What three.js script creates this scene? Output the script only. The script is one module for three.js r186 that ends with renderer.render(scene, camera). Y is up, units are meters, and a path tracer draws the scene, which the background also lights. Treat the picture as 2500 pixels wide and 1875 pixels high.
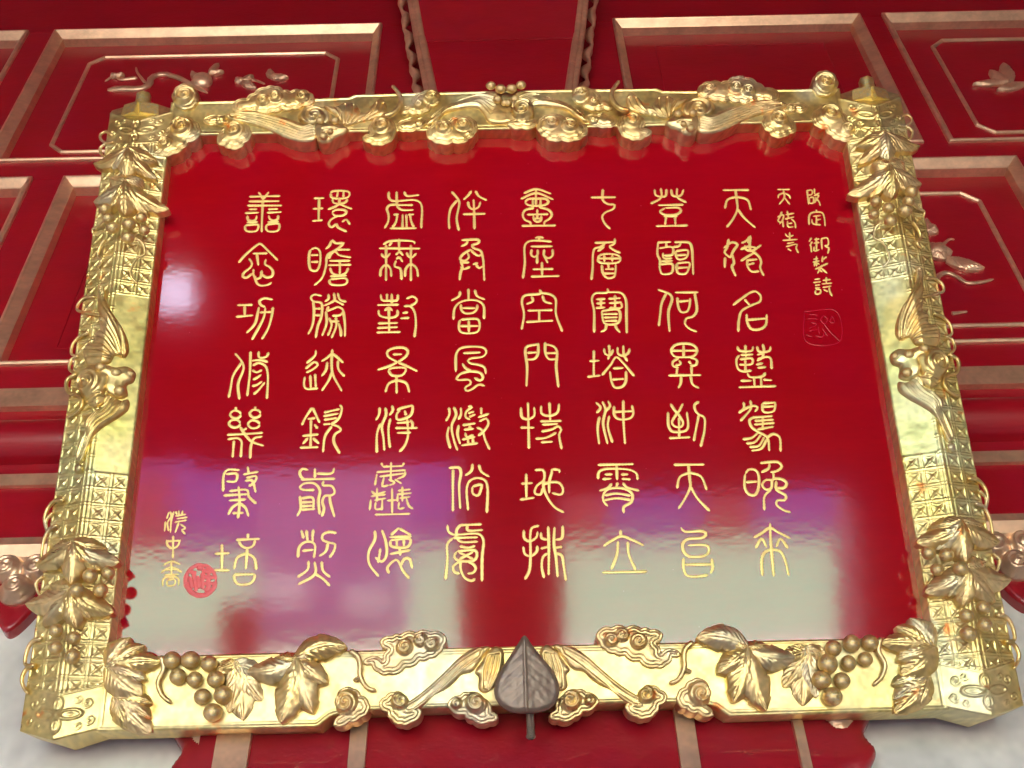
import * as THREE from 'three';
import { mergeGeometries } from 'three/addons/utils/BufferGeometryUtils.js';

// ------------------------------------------------------------------ camera, sky, sun, exposure
const scene = new THREE.Scene();
const camera = new THREE.PerspectiveCamera(35.83, 4 / 3, 0.05, 400);
camera.rotation.order = 'YXZ';
camera.position.set(-0.030, 1.5916, 2.2410);
camera.rotation.set(46.155 * Math.PI / 180, -0.769 * Math.PI / 180, -1.8715 * Math.PI / 180);
const renderer = new THREE.WebGLRenderer({ antialias: true });
renderer.toneMapping = THREE.LinearToneMapping;
renderer.toneMappingExposure = 15;
renderer.shadowMap.enabled = true;
{ // hazy bright sky
  const w = 64, h = 32, d = new Float32Array(w * h * 4);
  for (let j = 0; j < h; j++) for (let i = 0; i < w; i++) {
    const e = Math.max(0, Math.sin(((j + .5) / h - .5) * Math.PI)), k = Math.pow(1 - e, 3), o = (j * w + i) * 4;
    d[o] = .30 + .34 * k; d[o + 1] = .42 + .30 * k; d[o + 2] = .72 + .14 * k; d[o + 3] = 1;
  }
  const t = new THREE.DataTexture(d, w, h, THREE.RGBAFormat, THREE.FloatType);
  t.mapping = THREE.EquirectangularReflectionMapping; t.magFilter = THREE.LinearFilter; t.needsUpdate = true;
  scene.background = t; scene.environment = t;
}
const sun = new THREE.DirectionalLight(new THREE.Color().setRGB(1, .93, .80), 4.6);
sun.position.set(22, 34, 14); sun.target.position.set(0, 0, 8); scene.add(sun, sun.target);
sun.castShadow = true; sun.shadow.mapSize.set(2048, 2048);
Object.assign(sun.shadow.camera, { left: -45, right: 45, top: 45, bottom: -45, near: 1, far: 140 });

// ------------------------------------------------------------------ helpers
let seed = 7;
const rnd = () => { seed = (seed * 1664525 + 1013904223) >>> 0; return seed / 4294967296; };
const V2 = (x, y) => new THREE.Vector2(x, y);
const taken = {};
const numbered = (n) => { const k = taken[n] = (taken[n] ?? -1) + 1; return k ? n + '_' + String(k).padStart(3, '0') : n; };
function part(name, geo, mat, parent) { const m = new THREE.Mesh(geo, mat); m.name = name; m.castShadow = m.receiveShadow = true; parent.add(m); return m; }
function top(name, geo, mat, data) { const m = part(numbered(name), geo, mat, scene); m.userData = data; return m; }
function group(name, data) { const g = new THREE.Group(); g.name = numbered(name); g.userData = data; scene.add(g); return g; }
const smooth = (a, b, x) => { x = Math.min(1, Math.max(0, (x - a) / (b - a))); return x * x * (3 - 2 * x); };
function valueNoise(n, s0) { // tiling lattice noise, n cells
  const g = new Float32Array(n * n); let s = s0; for (let i = 0; i < n * n; i++) { s = (s * 1664525 + 1013904223) >>> 0; g[i] = s / 4294967296; }
  return (x, y) => { x = ((x % 1) + 1) % 1 * n; y = ((y % 1) + 1) % 1 * n; const i = x | 0, j = y | 0, f = x - i, h = y - j, a = f * f * (3 - 2 * f), b = h * h * (3 - 2 * h), I = (i + 1) % n, J = (j + 1) % n;
    return (g[j * n + i] * (1 - a) + g[j * n + I] * a) * (1 - b) + (g[J * n + i] * (1 - a) + g[J * n + I] * a) * b; };
}
function tex(n, fn, srgb, m = n) { // fn(x, y) in 0..1 -> [r, g, b] 0..1
  const d = new Uint8Array(n * m * 4);
  for (let j = 0; j < m; j++) for (let i = 0; i < n; i++) { const c = fn(i / n, j / m), o = (j * n + i) * 4; for (let k = 0; k < 3; k++) d[o + k] = Math.max(0, Math.min(255, c[k] * 255)); d[o + 3] = 255; }
  const t = new THREE.DataTexture(d, n, m); t.wrapS = t.wrapT = THREE.RepeatWrapping; t.magFilter = THREE.LinearFilter; t.minFilter = THREE.LinearMipmapLinearFilter; t.generateMipmaps = true;
  if (srgb) t.colorSpace = THREE.SRGBColorSpace; t.needsUpdate = true; return t;
}
const N1 = valueNoise(6, 11), N2 = valueNoise(17, 23), N3 = valueNoise(53, 5), N4 = valueNoise(131, 91), N5 = valueNoise(23, 77);
// gold leaf: patches of paler and redder leaf, worn spots where the red ground shows
const goldMap = tex(512, (x, y) => {
  const a = N1(x, y), b = N2(x, y), c = N3(x, y), e = N4(x, y), k = .5 * a + .3 * b + .2 * c;
  const worn = smooth(.76, .90, .55 * N5(x, y) + .3 * c + .15 * e), g = .93 + .07 * (e - .5) * 2 + .1 * (k - .5);
  const grn = smooth(.5, .68, .6 * N1(y, x) + .4 * N2(y, x));
  return [(.975 - .05 * grn) * g, (.885 + .05 * (k - .5) - .24 * worn) * g, (.60 + .12 * (b - .5) + .07 * grn - .24 * worn) * g];
}, true);
const goldRough = tex(256, (x, y) => { const v = .30 + .22 * N2(x, y) + .16 * N3(x, y); return [v, v, v]; });
const fineBump = tex(512, (x, y) => { const v = .35 * N2(x, y) + .35 * N3(x, y) + .3 * N4(x, y); return [v, v, v]; });
const lacquerBump = tex(1024, (x, y) => { const v = .40 * N2(x * 2, y * 2) + .30 * N3(x, y * 2) + .30 * N4(x, y * 2); return [v, v, v]; });
const redMap = tex(512, (x, y) => { const k = .5 * N1(x, y * 2) + .3 * N2(x, y * 3) + .2 * N3(x, y * 4), g = .93 + .14 * k; return [.66 * g, .02 + .02 * k, .12 + .04 * (N2(y, x) - .3)]; }, true);
const spots = new Map(); for (let i = 0; i < 90; i++) spots.set(Math.floor(rnd() * 1024) + 1024 * Math.floor(rnd() * 1024), .3 + .7 * rnd());
const panelMap = tex(1024, (x, y) => { const k = .4 * N1(x, y * 2) + .3 * N2(x, y * 4) + .3 * N4(x * .5, y * 3), g = .94 + .10 * k, q = spots.get(Math.round(x * 1024) + 1024 * Math.round(y * 1024)) || 0; return [.66 * g + .25 * q, .025 + .02 * k + .4 * q, .10 + .04 * (N2(y, x) - .3) + .42 * q]; }, true);
const speckle = tex(512, (x, y) => { const k = .86 + .10 * N2(x, y) + .06 * N3(x, y) + .05 * (N4(x, y) - .5); return [k, k * .99, k * .975]; }, true);
const gold = new THREE.MeshPhysicalMaterial({ color: 0xffffff, map: goldMap, metalness: .92, roughness: .85, roughnessMap: goldRough, bumpMap: fineBump, bumpScale: .0006 });
const carvedGold = new THREE.MeshPhysicalMaterial({ color: new THREE.Color().setRGB(1, .92, 1), map: goldMap, metalness: .88, roughness: .84, roughnessMap: goldRough, bumpMap: fineBump, bumpScale: .0008 });
const oldGold = new THREE.MeshPhysicalMaterial({ color: new THREE.Color().setRGB(.95, .64, .44), map: speckle, metalness: .72, roughness: .36, bumpMap: fineBump, bumpScale: .00012 });
const paintGold = new THREE.MeshPhysicalMaterial({ color: new THREE.Color().setRGB(1, .74, .27), metalness: .45, roughness: .42 });
const lacquer = new THREE.MeshPhysicalMaterial({ map: panelMap, roughness: .08, ior: 1.76, bumpMap: lacquerBump, bumpScale: .00010 });
const redPaint = new THREE.MeshPhysicalMaterial({ map: redMap, color: new THREE.Color().setRGB(.9, .9, .9), roughness: .4, clearcoat: .8, clearcoatRoughness: .08, bumpMap: lacquerBump, bumpScale: .0006 });
const plaster = new THREE.MeshStandardMaterial({ map: speckle, color: new THREE.Color().setRGB(.84, .83, .80), roughness: .9 });
const stone = new THREE.MeshStandardMaterial({ map: speckle, color: new THREE.Color().setRGB(.50, .49, .41), roughness: .9 });
const lawnGreen = new THREE.MeshStandardMaterial({ map: speckle, color: new THREE.Color().setRGB(.12, .33, .20), roughness: 1 });
const floorStone = new THREE.MeshStandardMaterial({ map: speckle, color: new THREE.Color().setRGB(.28, .25, .21), roughness: .5 });
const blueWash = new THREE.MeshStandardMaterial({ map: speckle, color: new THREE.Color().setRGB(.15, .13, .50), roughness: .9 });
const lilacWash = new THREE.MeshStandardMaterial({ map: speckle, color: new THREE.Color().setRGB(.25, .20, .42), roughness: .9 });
const bronze = new THREE.MeshPhysicalMaterial({ color: new THREE.Color().setRGB(.23, .165, .125), metalness: .4, roughness: .36, bumpMap: fineBump, bumpScale: .002 });
const sealRed = new THREE.MeshPhysicalMaterial({ color: new THREE.Color().setRGB(.88, .13, .14), roughness: .45 });
const sealFaint = new THREE.MeshPhysicalMaterial({ color: new THREE.Color().setRGB(.52, .008, .036), roughness: .12 });

function box(x0, x1, y0, y1, z0, z1, uv = 1) { // box with uv in metres
  const g = new THREE.BoxGeometry(x1 - x0, y1 - y0, z1 - z0); g.translate((x0 + x1) / 2, (y0 + y1) / 2, (z0 + z1) / 2);
  const p = g.attributes.position, n = g.attributes.normal, t = g.attributes.uv;
  for (let i = 0; i < p.count; i++) { const X = p.getX(i), Y = p.getY(i), Z = p.getZ(i), ax = Math.abs(n.getX(i)), ay = Math.abs(n.getY(i));
    t.setXY(i, (ax > .5 ? Z + .31 : X) * uv, (ay > .5 ? Z + .17 : Y) * uv); }
  return g;
}
function geom(pos, idx, uv) { const g = new THREE.BufferGeometry(); g.setAttribute('position', new THREE.Float32BufferAttribute(pos, 3)); g.setAttribute('uv', new THREE.Float32BufferAttribute(uv, 2)); g.setIndex(idx); g.computeVertexNormals(); return g; }
const pairs = (a, s = .001, m = 1) => { const o = []; for (let i = 0; i < a.length; i += 2) o.push(V2(a[i] * s * m, a[i + 1] * s)); return o; };
const closedCurve = (pts, n) => new THREE.CatmullRomCurve3(pts.map((p) => new THREE.Vector3(p.x, p.y, 0)), true, 'centripetal').getPoints(n).slice(0, n).map((p) => V2(p.x, p.y));
const openCurve = (pts, n) => pts.length < 3 ? [pts[0], pts[1]] : new THREE.CatmullRomCurve3(pts.map((p) => new THREE.Vector3(p.x, p.y, 0)), false, 'centripetal').getPoints(n).map((p) => V2(p.x, p.y));
function segDist(px, py, a, b) { const dx = b.x - a.x, dy = b.y - a.y, l = dx * dx + dy * dy || 1e-12, t = Math.max(0, Math.min(1, ((px - a.x) * dx + (py - a.y) * dy) / l)), ex = px - a.x - dx * t, ey = py - a.y - dy * t; return [Math.sqrt(ex * ex + ey * ey), a.x + dx * t, a.y + dy * t]; }
function inside(px, py, o) { let c = false; for (let i = 0, j = o.length - 1; i < o.length; j = i++) if ((o[i].y > py) !== (o[j].y > py) && px < (o[j].x - o[i].x) * (py - o[i].y) / (o[j].y - o[i].y) + o[i].x) c = !c; return c; }
// a carved piece: everything inside the outline stands up as height(x, y, distance to the outline), with side walls down to base(x, y)
function relief(outline, height, base, cell = .0018) {
  let x0 = 1e9, x1 = -1e9, y0 = 1e9, y1 = -1e9; for (const p of outline) { x0 = Math.min(x0, p.x); x1 = Math.max(x1, p.x); y0 = Math.min(y0, p.y); y1 = Math.max(y1, p.y); }
  x0 -= cell * 1.5; y0 -= cell * 1.5; const nx = Math.ceil((x1 - x0) / cell) + 2, ny = Math.ceil((y1 - y0) / cell) + 2, N = outline.length;
  const sd = new Float32Array(nx * ny), qx = new Float32Array(nx * ny), qy = new Float32Array(nx * ny);
  for (let j = 0; j < ny; j++) for (let i = 0; i < nx; i++) {
    const X = x0 + i * cell, Y = y0 + j * cell, k = j * nx + i; let best = 1e9;
    for (let a = 0; a < N; a++) { const A = outline[a], B = outline[(a + 1) % N], r = segDist(X, Y, A, B); if (r[0] < best) { best = r[0]; qx[k] = r[1]; qy[k] = r[2]; } }
    sd[k] = inside(X, Y, outline) ? best : -best;
  }
  const id = new Int32Array(nx * ny).fill(-1), pos = [], uv = [], idx = [], edge = new Map();
  const vert = (k) => { if (id[k] >= 0) return id[k]; const i = k % nx, j = (k / nx) | 0, out = sd[k] <= cell * .25, X = out ? qx[k] : x0 + i * cell, Y = out ? qy[k] : y0 + j * cell;
    pos.push(X, Y, height(X, Y, out ? 0 : sd[k])); uv.push(X, Y); return id[k] = pos.length / 3 - 1; };
  const tri = (a, b, c) => { idx.push(a, b, c); for (const [u, v] of [[a, b], [b, c], [c, a]]) { const r = v + '_' + u; if (edge.has(r)) edge.delete(r); else edge.set(u + '_' + v, [u, v]); } };
  for (let j = 0; j < ny - 1; j++) for (let i = 0; i < nx - 1; i++) {
    const k = [j * nx + i, j * nx + i + 1, (j + 1) * nx + i + 1, (j + 1) * nx + i]; if (!k.some((q) => sd[q] > cell * .25)) continue;
    const [a, b, c, d] = k.map(vert); tri(a, b, c); tri(a, c, d);
  }
  const topN = pos.length / 3, g = geom(pos, idx, uv), walls = [], wuv = [], widx = [];
  for (const [u, v] of edge.values()) { const ux = pos[u * 3], uy = pos[u * 3 + 1], vx = pos[v * 3], vy = pos[v * 3 + 1]; if (Math.hypot(ux - vx, uy - vy) < 1e-7) continue;
    const o = walls.length / 3; walls.push(ux, uy, pos[u * 3 + 2], vx, vy, pos[v * 3 + 2], vx, vy, base(vx, vy), ux, uy, base(ux, uy)); wuv.push(ux, uy, vx, vy, vx + .02, vy + .03, ux + .02, uy + .03); widx.push(o, o + 2, o + 1, o, o + 3, o + 2); }
  return mergeGeometries([g, geom(walls, widx, wuv)]);
}
// a swept bar of round section along a 3-D polyline, rounded ends, radius(s)
function bar(pts, radius, n = 24, sides = 8, flat = 1) {
  const c = new THREE.CatmullRomCurve3(pts, false, 'centripetal'), P = c.getSpacedPoints(n), pos = [], uv = [], idx = [], up = new THREE.Vector3(0, 0, 1), B = new THREE.Vector3(), T = new THREE.Vector3();
  for (let i = 0; i <= n; i++) { T.subVectors(P[Math.min(n, i + 1)], P[Math.max(0, i - 1)]).normalize(); B.crossVectors(up, T).normalize(); const U = new THREE.Vector3().crossVectors(T, B), s = i / n, r = radius(s) * (i === 0 || i === n ? .35 : 1);
    for (let k = 0; k <= sides; k++) { const a = k / sides * Math.PI * 2, x = Math.cos(a) * r, z = Math.sin(a) * r * flat; pos.push(P[i].x + B.x * x + U.x * z, P[i].y + B.y * x + U.y * z, P[i].z + B.z * x + U.z * z); uv.push(P[i].x + k * .004, P[i].y); } }
  const w = sides + 1; for (let i = 0; i < n; i++) for (let k = 0; k < sides; k++) { const a = i * w + k; idx.push(a, a + 1, a + w, a + 1, a + w + 1, a + w); }
  for (const [e, f] of [[0, 1], [n * w, 0]]) { const o = pos.length / 3, q = P[e ? n : 0]; pos.push(q.x, q.y, q.z); uv.push(q.x, q.y); for (let k = 0; k < sides; k++) f ? idx.push(o, e + k + 1, e + k) : idx.push(o, e + k, e + k + 1); }
  return geom(pos, idx, uv);
}
function ball(x, y, z, r, sx = 1, sy = 1, sz = 1) { const g = new THREE.SphereGeometry(r, 20, 14); g.scale(sx, sy, sz); g.rotateX(.4); g.translate(x, y, z); return g; }
// a carved leaf: blades from one base point, each arched, with midrib, side veins and a toothed edge
function leafGeometry(base, lobes, h, w0, surf, sx) {
  const out = [];
  lobes.forEach(([tx, ty, wd, bend], li) => {
    const b = V2(base[0] * .001 * sx, base[1] * .001), t = V2(tx * .001 * sx, ty * .001), L = b.distanceTo(t), d = t.clone().sub(b).normalize(), nrm = V2(-d.y, d.x), bd = bend * sx * L * .55, NS = 34, NT = 18, pos = [], uv = [], idx = [], W = wd * .00060;
    for (let i = 0; i <= NS; i++) {
      const s = i / NS, c = b.clone().addScaledVector(d, L * (s * 1.06 - .06)).addScaledVector(nrm, bd * 4 * s * (1 - s) * .5 + bd * s * (1 - s));
      const saw = (s * 3.4 + .2) % 1, wid = W * Math.pow(Math.max(.0, Math.sin(Math.PI * Math.pow(Math.min(1, s * .90 + .10), 1.1))), .70) * (1 - .13 * saw * smooth(.2, .45, s) * (s < .95 ? 1 : 0)) + .0006;
      for (let k = 0; k <= NT + 2; k++) {
        const edge = k === 0 || k === NT + 2, tt = edge ? (k ? 1 : -1) : (k - 1) / NT * 2 - 1, q = c.clone().addScaledVector(nrm, wid * tt), a = Math.abs(tt);
        let z = w0 + h * (.30 + .70 * Math.sin(Math.PI * (s * .78 + .16))) * (1 - .75 * a * a) + li * .0007;
        z += .0021 * (Math.abs(Math.sin(Math.PI * (s * 8 - a * 2.4))) - .6) * smooth(.06, .25, a) - .0022 * Math.exp(-((tt / .09) ** 2)) + .0016 * Math.sin(a * 5) * Math.sin(s * 9 + li);
        const S = surf(q.x, q.y); pos.push(q.x, q.y, S + (edge ? Math.min(-.004, w0 - .008) : z)); uv.push(q.x + li * .13, q.y);
      }
    }
    const w = NT + 3; for (let i = 0; i < NS; i++) for (let k = 0; k < w - 1; k++) { const a = i * w + k; sx > 0 ? idx.push(a, a + w, a + 1, a + 1, a + w, a + w + 1) : idx.push(a, a + w, a + 1, a + 1, a + w, a + w + 1); }
    out.push(geom(pos, idx, uv));
  });
  return mergeGeometries(out);
}

const CHARS = [
  [1,[[-619,525,-612,515,-606,504],[-593,525,-599,514,-606,504],[-641,512,-564,512],[-641,498,-565,497],[-644,486,-558,484],[-606,505,-605,452,-603,408],[-639,475,-618,475],[-648,464,-613,465],[-641,457,-639,445,-629,441,-620,445,-618,456],[-642,437,-614,438],[-644,429,-613,429,-613,418,-617,412,-639,412,-644,419,-644,429],[-592,474,-567,474],[-594,464,-558,465],[-589,456,-586,446,-576,441,-566,445,-566,456],[-591,437,-563,438],[-592,430,-563,431,-561,420,-565,411,-588,411,-593,418,-592,430]]],
  [1,[[-653,323,-638,345,-607,375,-604,375,-584,355,-559,327],[-621,348,-585,348],[-611,348,-608,332,-605,314],[-629,335,-621,321,-623,311,-639,294,-640,285,-632,281,-618,293],[-616,305,-615,289,-608,278,-598,281,-596,301],[-588,332,-589,317,-578,310,-569,296,-571,284,-583,281,-597,291],[-613,287,-604,264,-595,259,-578,261,-570,267]]],
  [1,[[-648,207,-611,207],[-630,206,-628,175],[-649,176,-608,179],[-564,220,-586,224,-596,217,-592,206,-581,200],[-581,199,-583,174,-607,114],[-596,201,-598,186,-603,156,-621,132],[-563,200,-565,174,-571,144,-584,115],[-594,186,-565,187]]],
  [1,[[-644,80,-627,59,-621,43,-631,0,-625,-38],[-627,56,-644,22,-647,-6,-650,-33],[-608,84,-606,28,-608,-30],[-589,84,-587,68,-570,70,-566,81],[-605,60,-582,61,-566,55],[-601,47,-587,54,-571,45,-565,27,-563,-9,-563,-38],[-602,36,-590,30,-578,36],[-598,11,-589,16,-579,24],[-599,-5,-588,-2,-576,7],[-594,-26,-584,-16,-570,4]]],
  [1,[[-632,-56,-631,-65],[-588,-56,-587,-65],[-619,-75,-621,-80,-627,-84,-634,-83,-640,-80,-643,-74,-641,-69,-635,-65,-628,-66,-622,-69,-619,-75],[-619,-97,-621,-103,-627,-106,-634,-106,-641,-102,-644,-97,-642,-91,-636,-88,-628,-88,-621,-92,-619,-97],[-575,-74,-576,-79,-582,-83,-590,-83,-596,-79,-599,-73,-597,-68,-591,-64,-583,-65,-577,-68,-575,-74],[-575,-100,-577,-106,-583,-109,-592,-109,-598,-105,-601,-99,-599,-94,-593,-90,-585,-91,-578,-95,-575,-100],[-647,-124,-605,-123,-566,-121],[-619,-105,-604,-127,-591,-141,-562,-153],[-645,-135,-621,-133,-613,-141,-612,-157,-612,-179],[-630,-138,-630,-179],[-567,-130,-585,-134,-591,-151,-591,-183],[-603,-109,-616,-116]]],
  [1,[[-612,-209,-639,-208,-646,-217,-645,-259],[-642,-218,-618,-218,-619,-235,-640,-235],[-595,-201,-592,-217],[-604,-220,-570,-214],[-597,-228,-574,-225,-578,-239,-590,-248],[-599,-235,-584,-234,-573,-263],[-632,-258,-592,-257,-588,-271,-570,-289],[-644,-268,-589,-266],[-631,-280,-593,-278],[-612,-247,-607,-283,-608,-322],[-607,-286,-622,-296,-630,-313],[-607,-286,-593,-298,-585,-318],[-621,-309,-596,-309]]],
  [1,[[-638,-378,-634,-436],[-652,-400,-620,-399],[-652,-436,-617,-437],[-584,-356,-583,-368],[-609,-370,-557,-369],[-603,-372,-596,-383,-583,-389,-571,-384,-567,-371],[-583,-389,-583,-436],[-584,-400,-603,-410,-608,-435],[-584,-400,-567,-411,-560,-438],[-608,-447,-604,-460,-596,-468,-572,-467,-565,-460,-562,-447],[-608,-447,-562,-447]]],
  [1,[[-481,503,-455,503],[-468,503,-466,438],[-482,472,-456,473],[-482,437,-456,439],[-440,517,-436,522,-397,521,-393,514,-397,504,-436,504,-440,517],[-422,521,-424,505],[-408,522,-408,504],[-435,500,-431,488,-403,489,-397,499],[-445,469,-426,478,-417,484,-402,477,-385,469],[-418,504,-417,482],[-434,461,-427,467,-405,467,-399,461,-406,452,-428,452,-434,461],[-417,451,-435,441,-441,427,-434,418,-422,426,-419,418,-396,404],[-409,432,-399,439,-389,424]]],
  [1,[[-481,356,-470,360,-460,352,-459,309,-466,296,-478,299,-483,313,-484,347,-481,356],[-481,340,-462,340],[-480,321,-461,321],[-446,356,-437,365,-431,380,-422,372,-403,372,-410,363,-421,353,-440,340,-443,308,-452,274,-469,256],[-437,328,-431,343,-422,349,-413,339,-383,331],[-418,354,-386,353],[-436,323,-385,322],[-438,311,-382,311],[-410,323,-409,285],[-433,304,-427,289,-412,283,-395,288,-389,303],[-432,280,-392,281],[-431,272,-394,273,-390,265,-396,257,-428,258,-433,265,-431,272]]],
  [1,[[-449,227,-467,231,-475,224,-470,214,-450,208,-447,197,-449,167,-455,148,-459,115],[-469,213,-466,186,-468,149,-477,125],[-467,193,-449,193],[-466,176,-450,175],[-442,211,-433,219,-434,232],[-444,200,-428,208,-419,215,-421,235],[-412,234,-406,216,-390,209],[-419,215,-396,201],[-432,199,-435,187,-423,191,-409,196,-397,186,-403,175,-423,173],[-438,186,-435,155,-444,120],[-430,168,-423,150,-431,120],[-414,170,-412,147,-422,114],[-427,158,-405,158],[-407,154,-401,132,-400,117],[-397,186,-392,151,-391,117]]],
  [1,[[-457,84,-458,71,-477,50],[-479,36,-458,53,-451,46,-461,35,-477,26],[-479,16,-480,-4,-475,-14,-447,-14],[-456,23,-453,-11],[-467,20,-464,-13],[-419,85,-417,27,-393,-23],[-443,54,-430,63,-419,72,-392,49],[-417,27,-424,6,-439,-21],[-429,53,-432,31,-441,16],[-405,56,-403,34,-388,14]]],
  [1,[[-459,-62,-474,-89,-480,-105],[-458,-62,-440,-100],[-468,-90,-450,-88],[-460,-91,-458,-158],[-452,-103,-444,-114],[-478,-131,-441,-128],[-476,-151,-464,-135],[-454,-136,-439,-151],[-482,-159,-440,-159],[-432,-75,-396,-67],[-397,-57,-392,-63,-396,-87,-405,-98,-415,-104],[-433,-84,-398,-78],[-431,-93,-401,-89],[-432,-104,-415,-103],[-415,-104,-397,-111,-392,-119,-404,-128,-407,-145,-392,-176],[-412,-108,-426,-131,-430,-172]]],
  [1,[[-460,-213,-473,-210,-479,-217,-476,-228,-468,-235],[-446,-209,-445,-232],[-442,-222,-407,-221,-403,-209],[-476,-235,-400,-235],[-479,-254,-469,-245,-445,-245,-433,-261,-435,-284,-431,-317],[-478,-254,-469,-259,-444,-260],[-425,-239,-427,-249,-407,-252,-400,-267,-406,-273,-422,-275,-426,-288,-422,-304,-426,-322],[-411,-273,-409,-288,-398,-324],[-476,-272,-473,-303,-480,-320],[-473,-279,-448,-278,-445,-303],[-472,-288,-446,-288],[-472,-297,-445,-296],[-471,-305,-441,-304]]],
  [1,[[-469,-351,-463,-371],[-458,-351,-454,-377],[-443,-350,-444,-371,-442,-378],[-473,-413,-471,-389,-460,-379,-445,-379,-438,-386,-439,-415],[-465,-398,-440,-396],[-392,-360,-409,-357,-422,-363,-422,-374,-408,-381,-395,-385,-397,-400,-406,-415],[-410,-381,-414,-400,-428,-411],[-450,-420,-451,-439,-472,-456],[-437,-422,-435,-449,-470,-472],[-435,-449,-417,-461,-402,-477],[-422,-422,-418,-443,-402,-458]]],
  [1,[[-296,518,-296,501,-288,491,-230,491,-217,481,-215,409],[-277,518,-276,489,-274,474,-264,464,-234,463],[-258,517,-253,505,-221,506],[-276,480,-294,478,-300,468,-296,452,-296,432,-305,411],[-276,478,-236,477],[-292,411,-226,410],[-284,450,-270,451],[-274,450,-278,427,-286,413],[-261,451,-261,411],[-252,451,-251,410],[-248,449,-233,450],[-243,449,-240,430,-233,412]]],
  [1,[[-307,365,-293,374,-232,371,-231,364],[-317,355,-217,352],[-286,373,-293,360],[-269,381,-268,343],[-268,345,-276,335],[-268,347,-258,333],[-275,323,-268,329,-259,315],[-275,320,-278,304,-265,297,-261,266],[-300,365,-298,264],[-311,341,-306,332,-299,329,-289,341],[-312,276,-310,297,-299,309,-288,297,-286,275],[-240,363,-239,262],[-250,342,-245,330,-238,327,-226,339],[-253,274,-251,296,-240,309,-226,297,-222,273]]],
  [1,[[-310,228,-306,212,-287,210,-271,211,-269,227],[-295,229,-295,211],[-284,229,-283,200],[-318,199,-266,199],[-300,183,-290,192,-281,182],[-314,186,-312,172,-296,165,-276,166,-269,173,-270,185],[-290,192,-288,128],[-315,150,-268,150],[-317,138,-268,139],[-318,126,-261,126],[-249,214,-234,220,-224,210,-229,201,-240,195],[-255,194,-240,194,-230,180,-226,146,-229,111],[-258,176,-244,178],[-263,162,-241,163]]],
  [1,[[-267,48,-289,63,-291,75,-280,83,-252,84,-244,76,-247,64,-258,54,-267,48],[-267,48,-238,33,-221,23],[-279,68,-257,68],[-267,48,-287,38,-313,29],[-288,28,-283,32,-249,32,-248,26,-257,14,-280,15,-288,28],[-269,14,-268,-32],[-268,2,-286,-6,-294,-28],[-268,2,-247,-6,-239,-30]]],
  [1,[[-306,-65,-307,-83,-314,-97],[-303,-105,-310,-127,-310,-176],[-293,-66,-291,-83,-300,-111,-296,-138,-293,-171],[-278,-61,-276,-73,-284,-86],[-281,-93,-285,-118,-281,-165],[-267,-74,-261,-70,-230,-62],[-232,-61,-231,-71,-237,-88,-265,-96,-267,-84,-259,-72],[-249,-74,-246,-87],[-267,-105,-237,-103],[-237,-97,-231,-107,-233,-121],[-270,-117,-219,-118],[-266,-129,-234,-129],[-243,-95,-241,-136,-248,-160,-260,-175]]],
  [0.82,[[-299.4,-199.7,-295.5,-208.8],[-296.1,-209.5,-250.3,-208.3],[-288.4,-205.7,-286.7,-209.7],[-277.6,-198.6,-277.7,-242.4],[-248.5,-200.7,-252.5,-209.2],[-309.8,-221.8,-244.6,-218.4],[-308.2,-225.1,-312.2,-253.1],[-303.3,-232.5,-247.6,-226.0],[-246.1,-220.0,-247.5,-230.6,-264.4,-239.4],[-292.5,-232.8,-295.1,-255.1,-281.2,-252.8],[-283.1,-239.0,-269.0,-247.6,-281.2,-253.8],[-269.1,-239.3,-253.4,-250.3],[-319.6,-265.0,-311.7,-272.7,-287.7,-267.8],[-307.4,-258.1,-306.6,-290.7],[-320.8,-278.0,-287.6,-274.3],[-320.6,-284.5,-322.4,-310.4],[-312.9,-287.3,-286.8,-283.1],[-309.7,-290.7,-309.3,-307.5,-294.9,-307.2],[-295.4,-284.5,-295.5,-311.1],[-261.8,-266.5,-233.2,-263.9],[-251.8,-256.2,-251.3,-292.1],[-263.9,-274.9,-230.9,-272.5],[-262.1,-291.9,-261.7,-275.6],[-257.6,-283.9,-233.9,-281.2],[-258.4,-292.0,-258.7,-308.1,-245.9,-305.9],[-243.1,-282.6,-236.7,-302.2,-227.4,-309.6],[-274.3,-259.6,-273.2,-319.0],[-285.2,-288.7,-262.7,-287.9],[-311.2,-320.3,-233.4,-320.4]]],
  [1,[[-310,-356,-309,-374,-322,-405,-320,-430,-299,-459],[-295,-355,-286,-381,-284,-412,-293,-426,-308,-416],[-297,-396,-301,-429],[-257,-351,-276,-368],[-257,-353,-231,-369],[-279,-372,-230,-372],[-276,-379,-275,-391,-266,-395,-239,-395,-233,-387,-233,-378,-276,-379],[-262,-378,-262,-395],[-247,-378,-247,-394],[-277,-410,-232,-402],[-256,-394,-254,-414],[-277,-453,-281,-440,-262,-423,-248,-447,-234,-465],[-253,-437,-245,-421,-235,-421,-228,-443]]],
  [1,[[-141,514,-126,492,-122,481,-129,436,-124,400],[-127,489,-143,465,-148,436,-147,405],[-92,515,-101,501,-112,489],[-82,515,-75,500,-54,486],[-101,484,-98,468,-88,461,-75,467,-70,483],[-87,490,-86,447,-86,403],[-114,447,-58,447]]],
  [1,[[-118,373,-75,372,-77,364,-92,358,-88,350,-72,342,-66,318,-65,299,-64,258],[-102,372,-106,363,-119,355],[-95,347,-116,331,-121,319,-110,315,-100,325,-103,337],[-95,346,-89,337,-76,328,-66,336],[-118,310,-99,310],[-121,299,-113,292,-97,298],[-114,300,-120,284,-123,261],[-120,316,-115,298],[-91,304,-78,308],[-84,305,-76,294,-66,299]]],
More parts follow.
